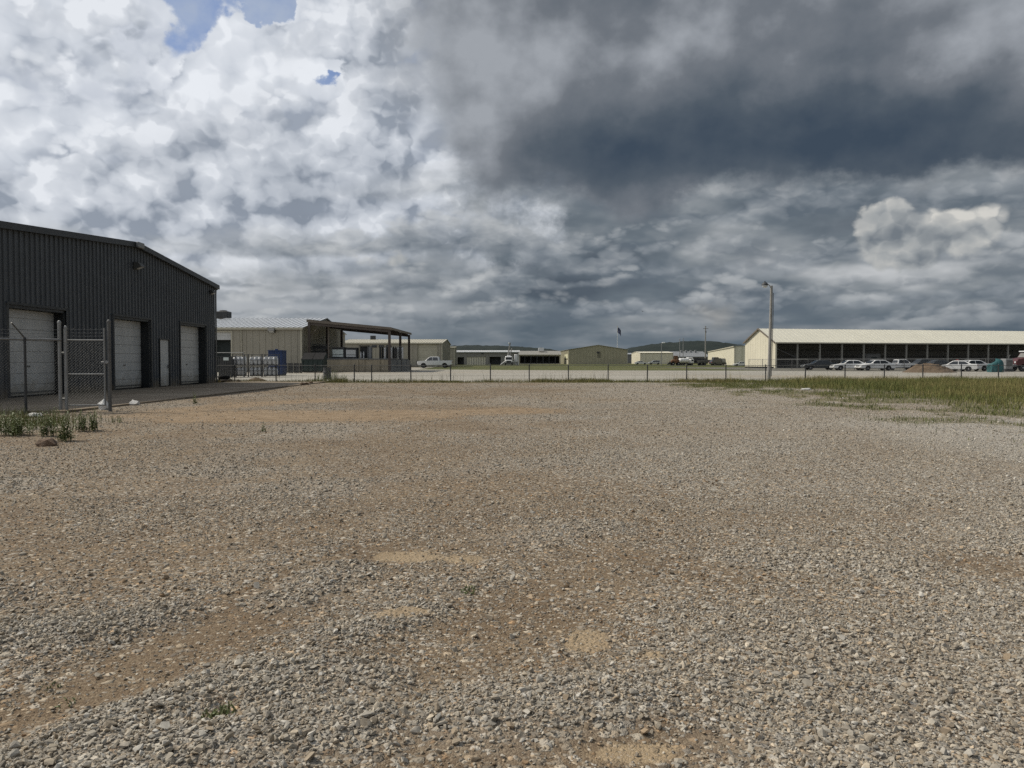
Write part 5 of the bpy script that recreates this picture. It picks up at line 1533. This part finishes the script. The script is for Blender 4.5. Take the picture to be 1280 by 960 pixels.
car('pickup', 'car_white', 'white pickup turned away left of the dirt mound', (X(1124, 111), 111.0, 0), 0.05, 0.80, group='cars before the storage shed')
car('sedan', 'car_white', 'white patrol sedan with a light bar right of the dirt mound', (X(1195, 98), 98.0, 0), math.pi - 0.5, 0.95, extras=(light_bar,), group='cars before the storage shed')
car('sedan', 'car_white', 'white sedan with an open look and a trunk facing right, behind the patrol car', (X(1212, 101), 101.0, 0), math.pi + 0.05, 1.0, group='cars before the storage shed')
car('sedan', 'car_dark', 'dark sedan at the left end of the row before the shed', (X(1024, 114), 114.0, 0), math.pi - 0.1, 1.0, group='cars before the storage shed')
car('suv', 'car_dark', 'dark sport utility car parked deep under the shed roof edge', (X(1153, 122), 122.0, 0), math.pi, 1.0, group='cars before the storage shed')
car('sedan', 'car_dark', 'dark blue-grey sedan behind the patrol car near the shed posts', (X(1170, 116), 116.0, 0), math.pi, 1.0, group='cars before the storage shed')
car('sedan', 'car_white', 'small white car before the white door of the cream block', (X(925.5, 196), 196.0, 0), math.pi, 0.75)

# camper trailer inside the shed
ct = thing('camper_trailer', 'pale grey box trailer with one dark window inside the storage shed', 'trailer', (X(1082, 147), 147.0, 0.0), ang)
w = 3.3; h = Z(442, 147)
MB().cbox((w / 2, 1.1, h / 2 + 0.35), (w, 2.2, h - 0.7), bev=0.12).build('body', M['concrete_grey'], ct)
MB().cbox((w * 0.55, -0.01, h * 0.62), (1.3, 0.04, 0.8), bev=0.01).build('window', M['glass'], ct)
for x_ in (1.2, 2.0): wheel(ct, x_, 0.25, 0.35, 0.24, -1)
MB().cbox((w + 0.6, 1.1, 0.5), (1.4, 0.12, 0.12)).build('tow_bar', M['dark'], ct)

# dirt mound before the shed
def lump(name, m_, rx, ry, h, seed, rough=0.3, nu=40, nv=16, freq=1.2, flat_=0.0):
    vs, fs = [], []
    for j in range(nv + 1):
        f = j / nv
        for k in range(nu):
            t = 2 * math.pi * k / nu
            x_, y_ = math.cos(t) * (1 - f), math.sin(t) * (1 - f)
            nz = float(fbm(np.array([x_ * freq * 2 + seed]), np.array([y_ * freq * 2 + seed * 2.3]), 4, seed)[0]) - 0.5
            rr = 1 + rough * 0.8 * (float(vnoise(np.array([math.cos(t) * 1.5 + seed]), np.array([math.sin(t) * 1.5]), seed)[0]) - 0.5)
            z_ = h * (math.sin(min(f * 1.15, 1) * math.pi / 2) ** (1.2)) * (1 + rough * 1.6 * nz) if j else -0.03
            vs.append((x_ * rx * rr, y_ * ry * rr, z_))
    for j in range(nv):
        for k in range(nu):
            a, b_ = j * nu + k, j * nu + (k + 1) % nu
            fs.append((a, b_, b_ + nu, a + nu))
    return MB().add(vs, fs)
o = lump('dirt_mound', 'clay', 2.9, 2.6, 0.98, 5, 0.6, nu=64, nv=26, freq=2.2).build('dirt_mound', M['clay'], smooth=False, loc=(X(1159, 90), 90.0, 0.0))
tag(o, 'broad mound of reddish brown dirt before the storage shed', 'dirt mound')
# teal tarp heap
r_ = np.random.default_rng(12)
tv, tf_ = [], []
NU, NV = 36, 14
for j in range(NV + 1):
    f = j / NV
    rad = 1.0 if f < 0.55 else math.sqrt(max(0, 1 - ((f - 0.55) / 0.45) ** 2.4))
    for k in range(NU):
        t = 2 * math.pi * k / NU
        sq = 1 / max(abs(math.cos(t)), abs(math.sin(t))) ** 0.6
        fold = 1 + 0.10 * math.sin(9 * t + 2.0 * math.sin(3 * t)) * (1 - f) + 0.16 * (float(vnoise(np.array([math.cos(t) * 2 + 4]), np.array([math.sin(t) * 2 + f * 3]), 5)[0]) - 0.5)
        tv.append((0.78 * rad * sq * fold * math.cos(t), 0.7 * rad * sq * fold * math.sin(t), 1.35 * (f ** 0.8) * (1 + 0.22 * math.cos(t + 0.6) * f)))
for j in range(NV):
    for k in range(NU): tf_.append((j * NU + k, j * NU + (k + 1) % NU, (j + 1) * NU + (k + 1) % NU, (j + 1) * NU + k))
o = MB().add(tv, tf_).build('tarp_heap', M['teal'], loc=(X(1244, 92), 92.0, 0.0))
tag(o, 'heap covered by a teal tarp left of the maroon truck', 'tarp')
# grey machine beside it
gm = thing('generator', 'upright grey machine between the teal tarp and the maroon truck', 'machine', (X(1258, 96), 96.0, 0.0))
MB().cbox((0, 0, 0.95), (0.95, 1.1, 1.3), bev=0.06).build('housing', M['galv'], gm)
MB().cbox((0, -0.57, 1.05), (0.7, 0.04, 0.7)).build('panel', M['galv_dark'], gm)
MB().cbox((0, 0, 0.15), (1.1, 1.2, 0.3)).build('skid', M['dark'], gm)
MB().path([(0.3, 0, 1.6), (0.3, 0, 1.95), (0.45, 0, 2.05)], 0.05).build('exhaust_pipe', M['galv_dark'], gm)
# maroon truck
tk = thing('truck', 'maroon long-nosed truck with a pale cab roof at the right edge', 'truck', (X(1283, 97), 97.0, 0.0), math.pi)
prof = [(1.9, 0.75), (1.95, 1.3), (1.8, 1.55), (0.55, 1.75), (0.2, 2.35), (-1.4, 2.40), (-1.45, 0.75)]
loft(MB(), prof, lambda z: 1.05 if z < 1.7 else 1.05 - 0.12 * (z - 1.7), 0.07).build('body', M['maroon'], tk)
MB().cbox((-0.55, 0, 2.52), (1.9, 2.0, 0.16), bev=0.06).build('roof', M['white_metal'], tk)
MB().poly([(0.55 + 0.03, -0.85, 1.80), (0.55 + 0.03, 0.85, 1.80), (0.24, 0.8, 2.33), (0.24, -0.8, 2.33)]).build('windshield', M['concrete_grey'], tk, fix=False)
for sgn in (-1, 1):
    MB().poly([(0.35, sgn * 1.06, 1.78), (0.10, sgn * 1.00, 2.28), (-0.7, sgn * 1.00, 2.28), (-0.7, sgn * 1.06, 1.78)]).build('side_window', M['glass'], tk, fix=False)
    for x_ in (1.1, -2.6, -3.7): wheel(tk, x_, sgn * 0.9, 0.48, 0.3, sgn)
    MB().cbox((1.92, sgn * 0.75, 1.15), (0.12, 0.3, 0.22), bev=0.03).build('headlight', M['lamp_clear'], tk)
MB().cbox((-2.0, 0, 0.75), (5.6, 0.8, 0.25)).build('chassis', M['dark'], tk)
MB().cbox((-3.3, 0, 1.5), (3.4, 2.2, 1.2), bev=0.05).build('bed', M['maroon'], tk)
MB().cbox((2.02, 0, 0.75), (0.2, 2.1, 0.3), bev=0.05).build('bumper', M['galv'], tk)

# bucket truck
bt = thing('bucket_truck', 'white utility truck with two raised booms facing the camera', 'truck', (X(636, 235), 235.0, 0.0), -math.pi / 2)
k = 235 / 961
MB().cbox((1.6, 0, 1.85), (1.7, 2.2, 1.7), bev=0.2).build('cab', M['car_white'], bt)
MB().cbox((2.46, 0, 2.05), (0.05, 1.9, 0.72), bev=0.02).build('windshield', M['glass'], bt)
MB().cbox((2.8, 0, 1.2), (0.9, 2.0, 0.75), bev=0.12).build('hood', M['car_white'], bt)
MB().cbox((3.27, 0, 1.15), (0.06, 1.3, 0.45)).build('grille', M['dark'], bt)
MB().cbox((3.3, 0, 0.7), (0.2, 2.3, 0.3), bev=0.05).build('bumper', M['dark'], bt)
MB().cbox((-1.8, 0, 1.55), (4.6, 2.5, 1.3), bev=0.06).build('body', M['car_white'], bt)
MB().cbox((-1.6, 0, 2.6), (1.4, 1.2, 0.8), bev=0.1).build('turret', M['car_white'], bt)
MB().tube((-1.6, -0.25, 2.9), (-1.2, 0.45, 6.9), 0.24, 0.16).build('boom', M['wood_pole'], bt)
MB().tube((-1.6, 0.3, 2.9), (-1.5, -0.95 + 1.9, 5.2), 0.2, 0.14).build('boom', M['wood_pole'], bt)
MB().cbox((-1.2, 0.0, 6.7), (0.7, 0.4, 0.5), bev=0.08).build('boom_joint', M['white_metal'], bt)
MB().cbox((-0.6, 2.2, 2.1), (1.1, 1.0, 2.4), bev=0.12).build('bucket', M['car_white'], bt)
for sgn in (-1, 1):
    for x_ in (2.3, -2.6): wheel(bt, x_, sgn * 1.0, 0.5, 0.3, sgn)
    MB().tube((-0.4, sgn * 1.2, 1.2), (-0.4, sgn * 2.6, 0.1), 0.12).cbox((-0.4, sgn * 2.7, 0.06), (0.5, 0.6, 0.12)).build('outrigger', M['car_white'], bt)
    MB().cbox((3.26, sgn * 0.85, 1.2), (0.08, 0.3, 0.24)).build('headlight', M['lamp_clear'], bt)

# machinery in the yard right of the flagpole building
def lorry(label, px, d, rz, cabm, bodym, kind, sc=1.0, name='truck', group='machinery parked beyond the field'):
    t = thing(name, label, 'truck', (X(px, d), d, 0), rz, group)
    t.scale = (sc, sc, sc)
    MB().cbox((0.0, 0, 0.85), (7.4, 0.9, 0.3)).build('chassis', M['dark'], t)
    MB().cbox((2.7, 0, 2.0), (1.9, 2.3, 2.0), bev=0.18).build('cab', M[cabm], t)
    MB().cbox((3.66, 0, 2.3), (0.06, 1.9, 0.8), bev=0.02).build('windshield', M['glass'], t)
    for sgn in (-1, 1):
        MB().cbox((2.8, sgn * 1.16, 2.35), (1.0, 0.04, 0.7)).build('side_window', M['glass'], t)
        for x_ in (2.6, -1.6, -2.8): wheel(t, x_, sgn * 1.0, 0.52, 0.32, sgn)
    if kind == 'tank':
        b = MB().lathe([(0.5, -2.6), (1.05, -2.35), (1.18, -2.0), (1.18, 2.0), (1.05, 2.35), (0.5, 2.6)], 20)
        MB().add([(-1.2 + p[2], p[0], 2.25 + p[1]) for p in b.v], b.f).build('tank', M[bodym], t, smooth=True)
        MB().cbox((-1.2, 0, 3.5), (0.6, 0.6, 0.2), bev=0.05).build('hatch', M['galv'], t)
    else:
        h = 1.5 if kind == 'dump' else 0.7
        MB().add([(-3.7, -1.2, 1.1), (1.4, -1.2, 1.1), (1.4, 1.2, 1.1), (-3.7, 1.2, 1.1), (-4.0, -1.3, 1.1 + h), (1.5, -1.3, 1.1 + h + 0.3), (1.5, 1.3, 1.1 + h + 0.3), (-4.0, 1.3, 1.1 + h)],
                 [(0, 3, 2, 1), (4, 5, 6, 7), (0, 1, 5, 4), (1, 2, 6, 5), (2, 3, 7, 6), (3, 0, 4, 7)]).build('bed', M[bodym], t)
        rb_ = MB()
        for q in range(5): rb_.cbox((-3.2 + q, -1.30, 1.1 + h / 2), (0.12, 0.08, h * 0.9)); rb_.cbox((-3.2 + q, 1.30, 1.1 + h / 2), (0.12, 0.08, h * 0.9))
        rb_.build('rib', M[bodym], t)
    return t
lorry('white tank truck among the dark machinery', 857.5, 225, 0.35, 'car_white', 'car_white', 'tank', 0.62, name='tank_truck')
lorry('dark dump truck right of the white tank truck', 870, 228, math.pi + 0.2, 'car_white', 'dark', 'dump', 0.78, name='dump_truck')
lorry('dark flatbed truck below the tall utility pole', 885, 226, 0.1, 'dark', 'galv_dark', 'flat', 0.8, name='flatbed_truck')
lorry('grey dump truck at the right end of the parked machinery', 906, 235, math.pi, 'galv_dark', 'grey_roof', 'dump', 0.72, name='dump_truck')
car('suv', 'car_dark', 'dark van-like car just left of the white door block', (X(897, 222), 222.0, 0), 0.2, 1.0)
ex = thing('loader', 'rust-orange loader with a raised arm left of the white tank truck', 'loader', (X(844, 222), 222.0, 0.0), math.pi)
MB().cbox((0, 0, 1.2), (2.2, 1.5, 1.0), bev=0.1).build('body', M['rust'], ex)
MB().cbox((-0.1, 0, 2.15), (1.1, 1.2, 1.1), bev=0.08).build('cab', M['rust'], ex)
MB().cbox((0.47, 0, 2.2), (0.05, 0.95, 0.7)).build('windshield', M['glass'], ex)
MB().cbox((0.0, 0, 2.76), (1.3, 1.4, 0.1), bev=0.03).build('roof', M['rust'], ex)
for sgn in (-1, 1):
    MB().tube((-0.6, sgn * 0.8, 1.6), (1.5, sgn * 0.8, 1.1), 0.12).build('arm', M['rust'], ex)
    for x_ in (0.8, -0.8): wheel(ex, x_, sgn * 0.85, 0.52, 0.34, sgn)
MB().add([(1.5, -1.0, 0.3), (1.5, 1.0, 0.3), (1.4, 1.0, 1.2), (1.4, -1.0, 1.2), (2.3, -1.0, 0.2), (2.3, 1.0, 0.2)], [(0, 1, 2, 3), (0, 4, 5, 1), (0, 3, 4), (1, 5, 2)]).build('bucket', M['dark'], ex)
for k_, (px, lab, sc_) in enumerate(((801, 'tiny white car behind the right end of the gabled building', 0.9), (818, 'grey sport utility car below the cream low building', 0.9))):
    car('sedan' if k_ == 0 else 'suv', 'car_white' if k_ == 0 else 'car_silver', lab, (X(px, 270), 270.0, 0), math.pi * k_, sc_)

# ------------------------------------------------------------------ poles and the flag
fl_ = thing('flagpole', 'tall white flagpole behind the gabled building', 'flagpole', (X(771.5, 345), 345.0, 0.0))
hfl = Z(408.5, 345)
MB().path([(0, 0, 0), (0, 0, hfl)], [0.16, 0.09], 10).build('pole', M['white_metal'], fl_)
MB().lathe([(0.02, 0), (0.12, 0.08), (0.14, 0.16), (0.1, 0.24), (0.02, 0.3)], 10, (0, 0, hfl)).build('finial', M['cyl_brass'], fl_)
fv, ff_ = [], []
for j in range(9):
    for i in range(11):
        u, v_ = i / 10, j / 8
        fv.append((0.12 + 1.5 * u, 0.28 * math.sin(u * 7 + v_ * 1.5), hfl - 0.3 - 2.6 * v_ - 1.5 * u * u))
for j in range(8):
    for i in range(10): ff_.append((j * 11 + i, j * 11 + i + 1, (j + 1) * 11 + i + 1, (j + 1) * 11 + i))
fo = MB().add(fv, ff_).build('flag', M['flag'], loc=(X(771.5, 345), 345.0, 0.0), fix=False, smooth=True)
tag(fo, 'dark drooping flag at the top of the white flagpole', 'flag')
def pole(label, px, d, ytop, r=0.12, lamp=False, wood=False, name='utility_pole', cross=False):
    p = thing(name, label, 'lamp post' if lamp else 'pole', (X(px, d), d, 0.0))
    h = Z(ytop, d)
    MB().path([(0, 0, 0), (0, 0, h)], [r, r * 0.75], 10).build('pole', M['wood_pole' if wood else 'galv'], p)
    if lamp:
        MB().path([(0, 0, h - 0.3), (0.3, 0, h)], 0.05).build('arm', M['galv'], p)
        MB().cbox((0.55, 0, h), (0.9, 0.5, 0.35), bev=0.1).build('lamp_head', M['lamp_clear'], p)
    else:
        MB().lathe([(r * 0.8, 0), (r * 1.2, 0.05), (r * 0.6, 0.18)], 8, (0, 0, h - 0.02)).build('pole_cap', M['galv_dark'], p)
    if cross:
        MB().cbox((0, -r - 0.05, h - 0.6), (1.6, 0.1, 0.12)).build('crossarm', M['bark'], p)
        MB().cbox((0, -r - 0.1, h - 1.6), (0.35, 0.3, 0.7), bev=0.05).build('transformer', M['galv_dark'], p)
    return p
pole('thin lamp post before the cream low building', 826.7, 215, 428.5, 0.12, lamp=True, name='lamp_post')
pole('plain pale mast, left of two behind the loader', 849.5, 300, 424.0, 0.16, name='mast')
pole('plain pale mast, right of two behind the loader', 853.7, 305, 423.5, 0.16, name='mast')
pole('tall wooden utility pole above the dark flatbed truck', 881.5, 240, 408.5, 0.20, wood=True, cross=True)

# ------------------------------------------------------------------ small things on the ground
def rock(name, label, cat, px, py, s_, m_, seed, z=0.0):
    r_ = np.random.default_rng(seed)
    bm = bmesh.new()
    for _ in range(26):
        p = r_.normal(size=3); p /= np.linalg.norm(p)
        bm.verts.new(p * np.array(s_) * r_.uniform(0.85, 1.1))
    res = bmesh.ops.convex_hull(bm, input=bm.verts)
    for g in list(res['geom_interior']) + list(res['geom_unused']):
        if isinstance(g, bmesh.types.BMVert) and g.is_valid: bm.verts.remove(g)
    bmesh.ops.subdivide_edges(bm, edges=bm.edges, cuts=2, use_grid_fill=True)
    for v in bm.verts:
        n = float(fbm(np.array([v.co.x * 9 / max(s_) * 0.3 + seed]), np.array([(v.co.y + v.co.z) * 9 / max(s_) * 0.3]), 3, seed)[0]) - 0.5
        v.co *= 1 + 0.28 * n
    me = bpy.data.meshes.new(name); bm.to_mesh(me); bm.free()
    me.materials.append(M[m_])
    o = bpy.data.objects.new(name, me); col.objects.link(o)
    x_, y_ = gp(px, py)
    o.location = (x_, y_, float(height(np.array([x_]), np.array([y_]))[0]) + s_[2] * 0.55 + z)
    return tag(o, label, cat)
rock('sack', 'white crumpled sack lying at the foot of the gate post', 'sack', 130, 513, (0.15, 0.13, 0.19), 'white_metal', 3)
rock('rock', 'pale stone right of the white sack by the apron edge', 'rock', 168, 507.5, (0.17, 0.12, 0.11), 'pale_rock', 4)
rock('rock', 'flat pale stone in the weeds left of the gate', 'rock', 44, 522, (0.22, 0.14, 0.07), 'pale_rock', 5)
rock('dirt_clod', 'dark brown clod of dirt on the gravel below the weeds', 'dirt clod', 59, 558, (0.19, 0.14, 0.08), 'brown_clod', 6)
rock('rock', 'long pale stone on the far right grass edge', 'rock', 1008, 488.5, (0.26, 0.13, 0.07), 'pale_rock', 7)
for k, (px, py, s_) in enumerate(((378, 482, 0.15), (383.5, 481.5, 0.12), (388.5, 480.5, 0.13))):
    rock('rock', ['dark stone at the tip of the warehouse shadow, leftmost of three', 'dark stone at the shadow tip, middle of three', 'dark stone at the shadow tip, rightmost of three'][k], 'rock', px, py, (s_, s_, s_ * 0.8), 'brown_clod', 20 + k)
    
# scrap by the warehouse corner: each tyre and plank its own thing
for k, (px, d_, z_) in enumerate(((275, 47.5, 0.0), (279.5, 47.2, 0.0), (277, 47.4, 0.22))):
    t = thing('tyre', ['worn black tyre at the warehouse corner, left in the bottom pair', 'worn black tyre at the warehouse corner, right in the bottom pair', 'worn black tyre lying on the pair of tyres at the warehouse corner'][k], 'tyre', (X(px + 3, d_), d_, 0.0), 0, 'tyres at the warehouse corner')
    MB().lathe([(0.19, z_), (0.33, z_ + 0.01), (0.36, z_ + 0.06), (0.36, z_ + 0.16), (0.33, z_ + 0.21), (0.19, z_ + 0.22), (0.185, z_ + 0.11), (0.19, z_)], 24).build('tread', M['black'], t)
pk = MB()
for q in range(5): pk.cbox((0, q * 0.13, 0.11), (1.1, 0.09, 0.03))
pk.cbox((-0.5, 0.26, 0.06), (0.09, 0.62, 0.08)); pk.cbox((0.5, 0.26, 0.06), (0.09, 0.62, 0.08)); pk.cbox((0, 0.26, 0.06), (0.09, 0.62, 0.08))
tag(pk.build('pallet', M['bark'], loc=(X(288, 46.5), 46.5, 0.05), rz=0.3), 'broken wooden pallet lying flat right of the tyres', 'pallet')
o = lump('dirt_pile', 'brown_clod', 0.75, 0.5, 0.22, 9, 0.4).build('dirt_pile', M['clay'], loc=(X(320, 50.5), 50.5, 0.0))
tag(o, 'low brown dirt pile in front of the cylinder racks', 'dirt pile')
brl = thing('barrel', 'dark rusty barrel in the weeds at the far fence', 'barrel', (X(409, 56), 56.0, 0.0))
MB().lathe([(0.27, 0.0), (0.285, 0.02), (0.28, 0.04), (0.28, 0.28), (0.295, 0.30), (0.28, 0.32), (0.28, 0.56), (0.295, 0.58), (0.28, 0.60), (0.28, 0.84), (0.29, 0.87), (0.26, 0.87), (0.25, 0.80), (0.03, 0.80)], 20).build('drum', M['dark'], brl)
MB().lathe([(0.03, 0.80), (0.05, 0.81), (0.05, 0.83), (0.02, 0.84)], 10, (0.12, 0, 0)).build('bung', M['galv_dark'], brl)

# bird
bd = MB()
bd.lathe([(0.01, -0.18), (0.05, -0.1), (0.06, 0.02), (0.03, 0.12), (0.01, 0.17)], 8)
bv = [(x_, z_, y_) for x_, y_, z_ in bd.v]
bd.v = bv
bd.add([(0, 0.08, 0.02), (0, -0.06, 0.02), (0.30, -0.02, 0.13), (0.55, -0.10, 0.06), (0.28, 0.09, 0.14)], [(0, 1, 2, 4), (4, 2, 3)])
bd.add([(0, 0.08, 0.02), (0, -0.06, 0.02), (-0.30, -0.02, 0.13), (-0.55, -0.10, 0.06), (-0.28, 0.09, 0.14)], [(0, 4, 2, 1), (4, 3, 2)])
tag(bd.build('bird', M['dark'], loc=(X(803, 160), 160.0, Z(389.5, 160)), rz=0.6), 'small dark bird in flight above the flagpole building', 'bird')

# ------------------------------------------------------------------ weeds and grass
def weed_plant(label, px, py, h, n, spread, group, seed):
    r_ = random.Random(seed)
    x_, y_ = gp(px, py)
    root = thing('weed_plant', label, 'weed', (x_, y_, float(height(np.array([x_]), np.array([y_]))[0])), 0, group)
    sb, lb = MB(), MB()
    for k in range(n):
        a, rr = r_.uniform(0, 6.28), spread * math.sqrt(r_.random())
        bx_, by_ = rr * math.cos(a), rr * math.sin(a)
        hh = h * r_.uniform(0.35, 1.08)
        lx_, ly_ = r_.gauss(0, 0.17) * hh, r_.gauss(0, 0.17) * hh
        p = lambda f: Vector((bx_ + lx_ * f * f, by_ + ly_ * f * f, -0.02 + hh * f))
        sb.path([p(0), p(0.5), p(1)], [0.006, 0.0045, 0.002], 4)
        m_ = int(hh / 0.016)
        for q in range(m_):
            f = 0.12 + 0.88 * (q + r_.random()) / m_
            t = r_.uniform(0, 6.28)
            L = (0.085 - 0.045 * f) * r_.uniform(0.7, 1.3) * min(1.0, 0.25 + h * 2.2)
            w = L * 0.24
            o_ = p(f)
            d_ = Vector((math.cos(t), math.sin(t), r_.uniform(0.2, 0.9))).normalized()
            s__ = d_.cross(Vector((0, 0, 1))).normalized() * w
            e_ = o_ + d_ * L - Vector((0, 0, L * 0.25))
            mid_ = o_ + d_ * L * 0.5
            lb.add([o_, mid_ + s__, e_, mid_ - s__], [(0, 1, 2, 3)])
    sb.build('stem', M['stem'], root, fix=False)
    lb.build('leaves', M['leaf'], root, fix=False)
    return root
wp = [(60, 547, 0.50, 15, 0.11, 'tall green weed below the chain-link fence, left of three tall ones'), (83, 552, 0.56, 17, 0.11, 'tallest green weed, standing in front of the gate hinge'),
      (101, 541, 0.42, 12, 0.12, 'green weed in front of the middle of the gate'), (114, 540, 0.44, 14, 0.13, 'green weed in front of the gate latch side'),
      (8, 545, 0.46, 24, 0.26, 'low bushy weed at the left edge of the photo'), (25, 546, 0.46, 20, 0.22, 'low bushy weed left of the thin fence post'),
      (38, 538, 0.22, 8, 0.15, 'short weed just right of the thin fence post'), (148, 530, 0.24, 7, 0.12, 'short weed right of the white sack'),
      (246, 506, 0.42, 6, 0.10, 'thin weed at the apron edge by the third door'), (330, 541, 0.20, 5, 0.05, 'small lone weed on the gravel before the clay patch'),
      (277, 910, 0.045, 60, 0.07, 'tiny green tuft among the coarse stones at the bottom left'), (585, 742, 0.04, 36, 0.07, 'tiny green tuft on the gravel in the middle'),
      (88, 884, 0.03, 24, 0.05, 'tiny dull tuft on the bare strip at the lower left'), (66, 866, 0.03, 18, 0.05, 'tiny dull tuft behind the other one at the lower left')]
for k, (px, py, h, n, sp, lab) in enumerate(wp): weed_plant(lab, px, py, h, n, sp, 'weeds on the gravel', 40 + k)
for k, (px, py, h) in enumerate(((417, 476.5, 0.75), (428, 477, 0.5), (402, 477, 0.5))):
    weed_plant(['leafy weed clump right of the dark barrel', 'lower leafy weed clump right of the barrel weeds', 'leafy weed clump left of the dark barrel'][k], px, py, h, 26, 0.35, 'weeds round the barrel', 70 + k)

def grass_material():
    m_ = bpy.data.materials.new('wild_grass')
    m_.use_nodes = True
    t = m_.node_tree
    N = NT(t)
    b = t.nodes['Principled BSDF']
    a = N.node('ShaderNodeAttribute', attribute_name='hue').outputs['Fac']
    c = N.ramp(a, [(0.0, (0.075, 0.105, 0.030)), (0.4, (0.145, 0.155, 0.050)), (0.7, (0.24, 0.20, 0.085)), (1.0, (0.38, 0.31, 0.16))])
    N.put(b.inputs['Base Color'], c)
    b.inputs['Roughness'].default_value = 0.7
    b.inputs['Specular IOR Level'].default_value = 0.2
    return m_
m_grass = grass_material()
def grass(name, label, x, y, h, hue, w, lean=0.35):
    n = len(x)
    a = rng.uniform(0, 6.28, n)
    ca, sa = np.cos(a), np.sin(a)
    ln_ = rng.uniform(0.05, lean, n) * h
    la = rng.uniform(0, 6.28, n)
    z0 = height(x, y) - 0.02
    vs = np.zeros((n, 5, 3)); 
    for j, (f, wf) in enumerate(((0, 1), (0, -1), (0.55, 0.75), (0.55, -0.75), (1, 0))):
        vs[:, j, 0] = x + ca * w * wf / 2 + np.cos(la) * ln_ * f * f
        vs[:, j, 1] = y + sa * w * wf / 2 + np.sin(la) * ln_ * f * f
        vs[:, j, 2] = z0 + h * f
    base = np.arange(n)[:, None] * 5
    tris = np.concatenate([base + np.array([0, 1, 3]), base + np.array([0, 3, 2]), base + np.array([2, 3, 4])], 0)
    o = np_object(name, vs.reshape(-1, 3), tris, m_grass, dict(hue=('FLOAT', 'POINT', np.repeat(hue, 5))))
    return tag(o, label, kind='stuff')
n = 330000
x = rng.uniform(6, 40, n); y = rng.uniform(12, 48.4, n)
e = edge_right(x, y)
gm_ = grass_mask(x, y)
dense = sstep(0.42, 0.62, fbm(x * 1.3, y * 0.8, 3, 61))
k = rng.uniform(0, 1, n) < gm_ ** 1.4 * (0.22 + 0.50 * dense + 0.30 * sstep(6, 14, e))
x, y, e = x[k], y[k], e[k]
tuft = fbm(x * 0.7, y * 0.7, 3, 62)
h = (0.10 + 0.27 * sstep(2, 12, e) * (0.5 + tuft)) * rng.uniform(0.5, 1.3, len(x))
hue = np.clip(0.02 + 0.60 * fbm(x * 0.22, y * 0.35, 3, 63) + 0.35 * sstep(3, 14, e) * fbm(x * 0.15 + 7, y * 0.3, 3, 64) + rng.normal(0, 0.13, len(x)), 0, 1)
grass('grass', 'patchy wild grass growing over the gravel on the right', x, y, h, hue, np.where(rng.uniform(0, 1, len(x)) < 0.5, 0.010, 0.016))
n = 60000
x = rng.uniform(-19, 36, n); y = 47.4 + rng.normal(0, 0.55, n)
k = rng.uniform(0, 1, n) < 0.25 + 0.75 * sstep(0.42, 0.6, fbm(x * 0.45, y * 0.3, 3, 66))
x, y = x[k], y[k]
h = 0.30 * (0.2 + 1.0 * fbm(x * 0.6, y * 0.6, 3, 67)) * rng.uniform(0.4, 1.3, len(x))
tallk = rng.uniform(0, 1, len(x)) < 0.012
h = np.where(tallk, rng.uniform(0.5, 0.85, len(x)), h)
hue = np.clip(0.55 + 0.5 * (fbm(x * 0.4, y * 0.4, 3, 68) - 0.5) + rng.normal(0, 0.18, len(x)), 0, 1)
grass('fence_grass', 'dry grass and weeds along the far chain-link fence', x, y, h, hue, 0.014)
n = 26000
x = rng.normal(-11.8, 2.2, n); y = rng.normal(15.9, 1.7, n)
k = (rng.uniform(0, 1, n) < fence_corner(x, y) * (0.15 + 0.6 * sstep(0.5, 0.62, fbm(x * 1.2, y * 1.2, 3, 38)))) & (x < -8.6)
x, y = x[k], y[k]
grass('corner_grass', 'low sparse grass in the stones below the chain-link corner', x, y, rng.uniform(0.04, 0.2, len(x)) + rng.uniform(0, 0.30, len(x)) * (fbm(x * 1.5, y * 1.5, 3, 69) > 0.52), np.clip(0.3 + rng.normal(0, 0.2, len(x)), 0, 1), 0.008)
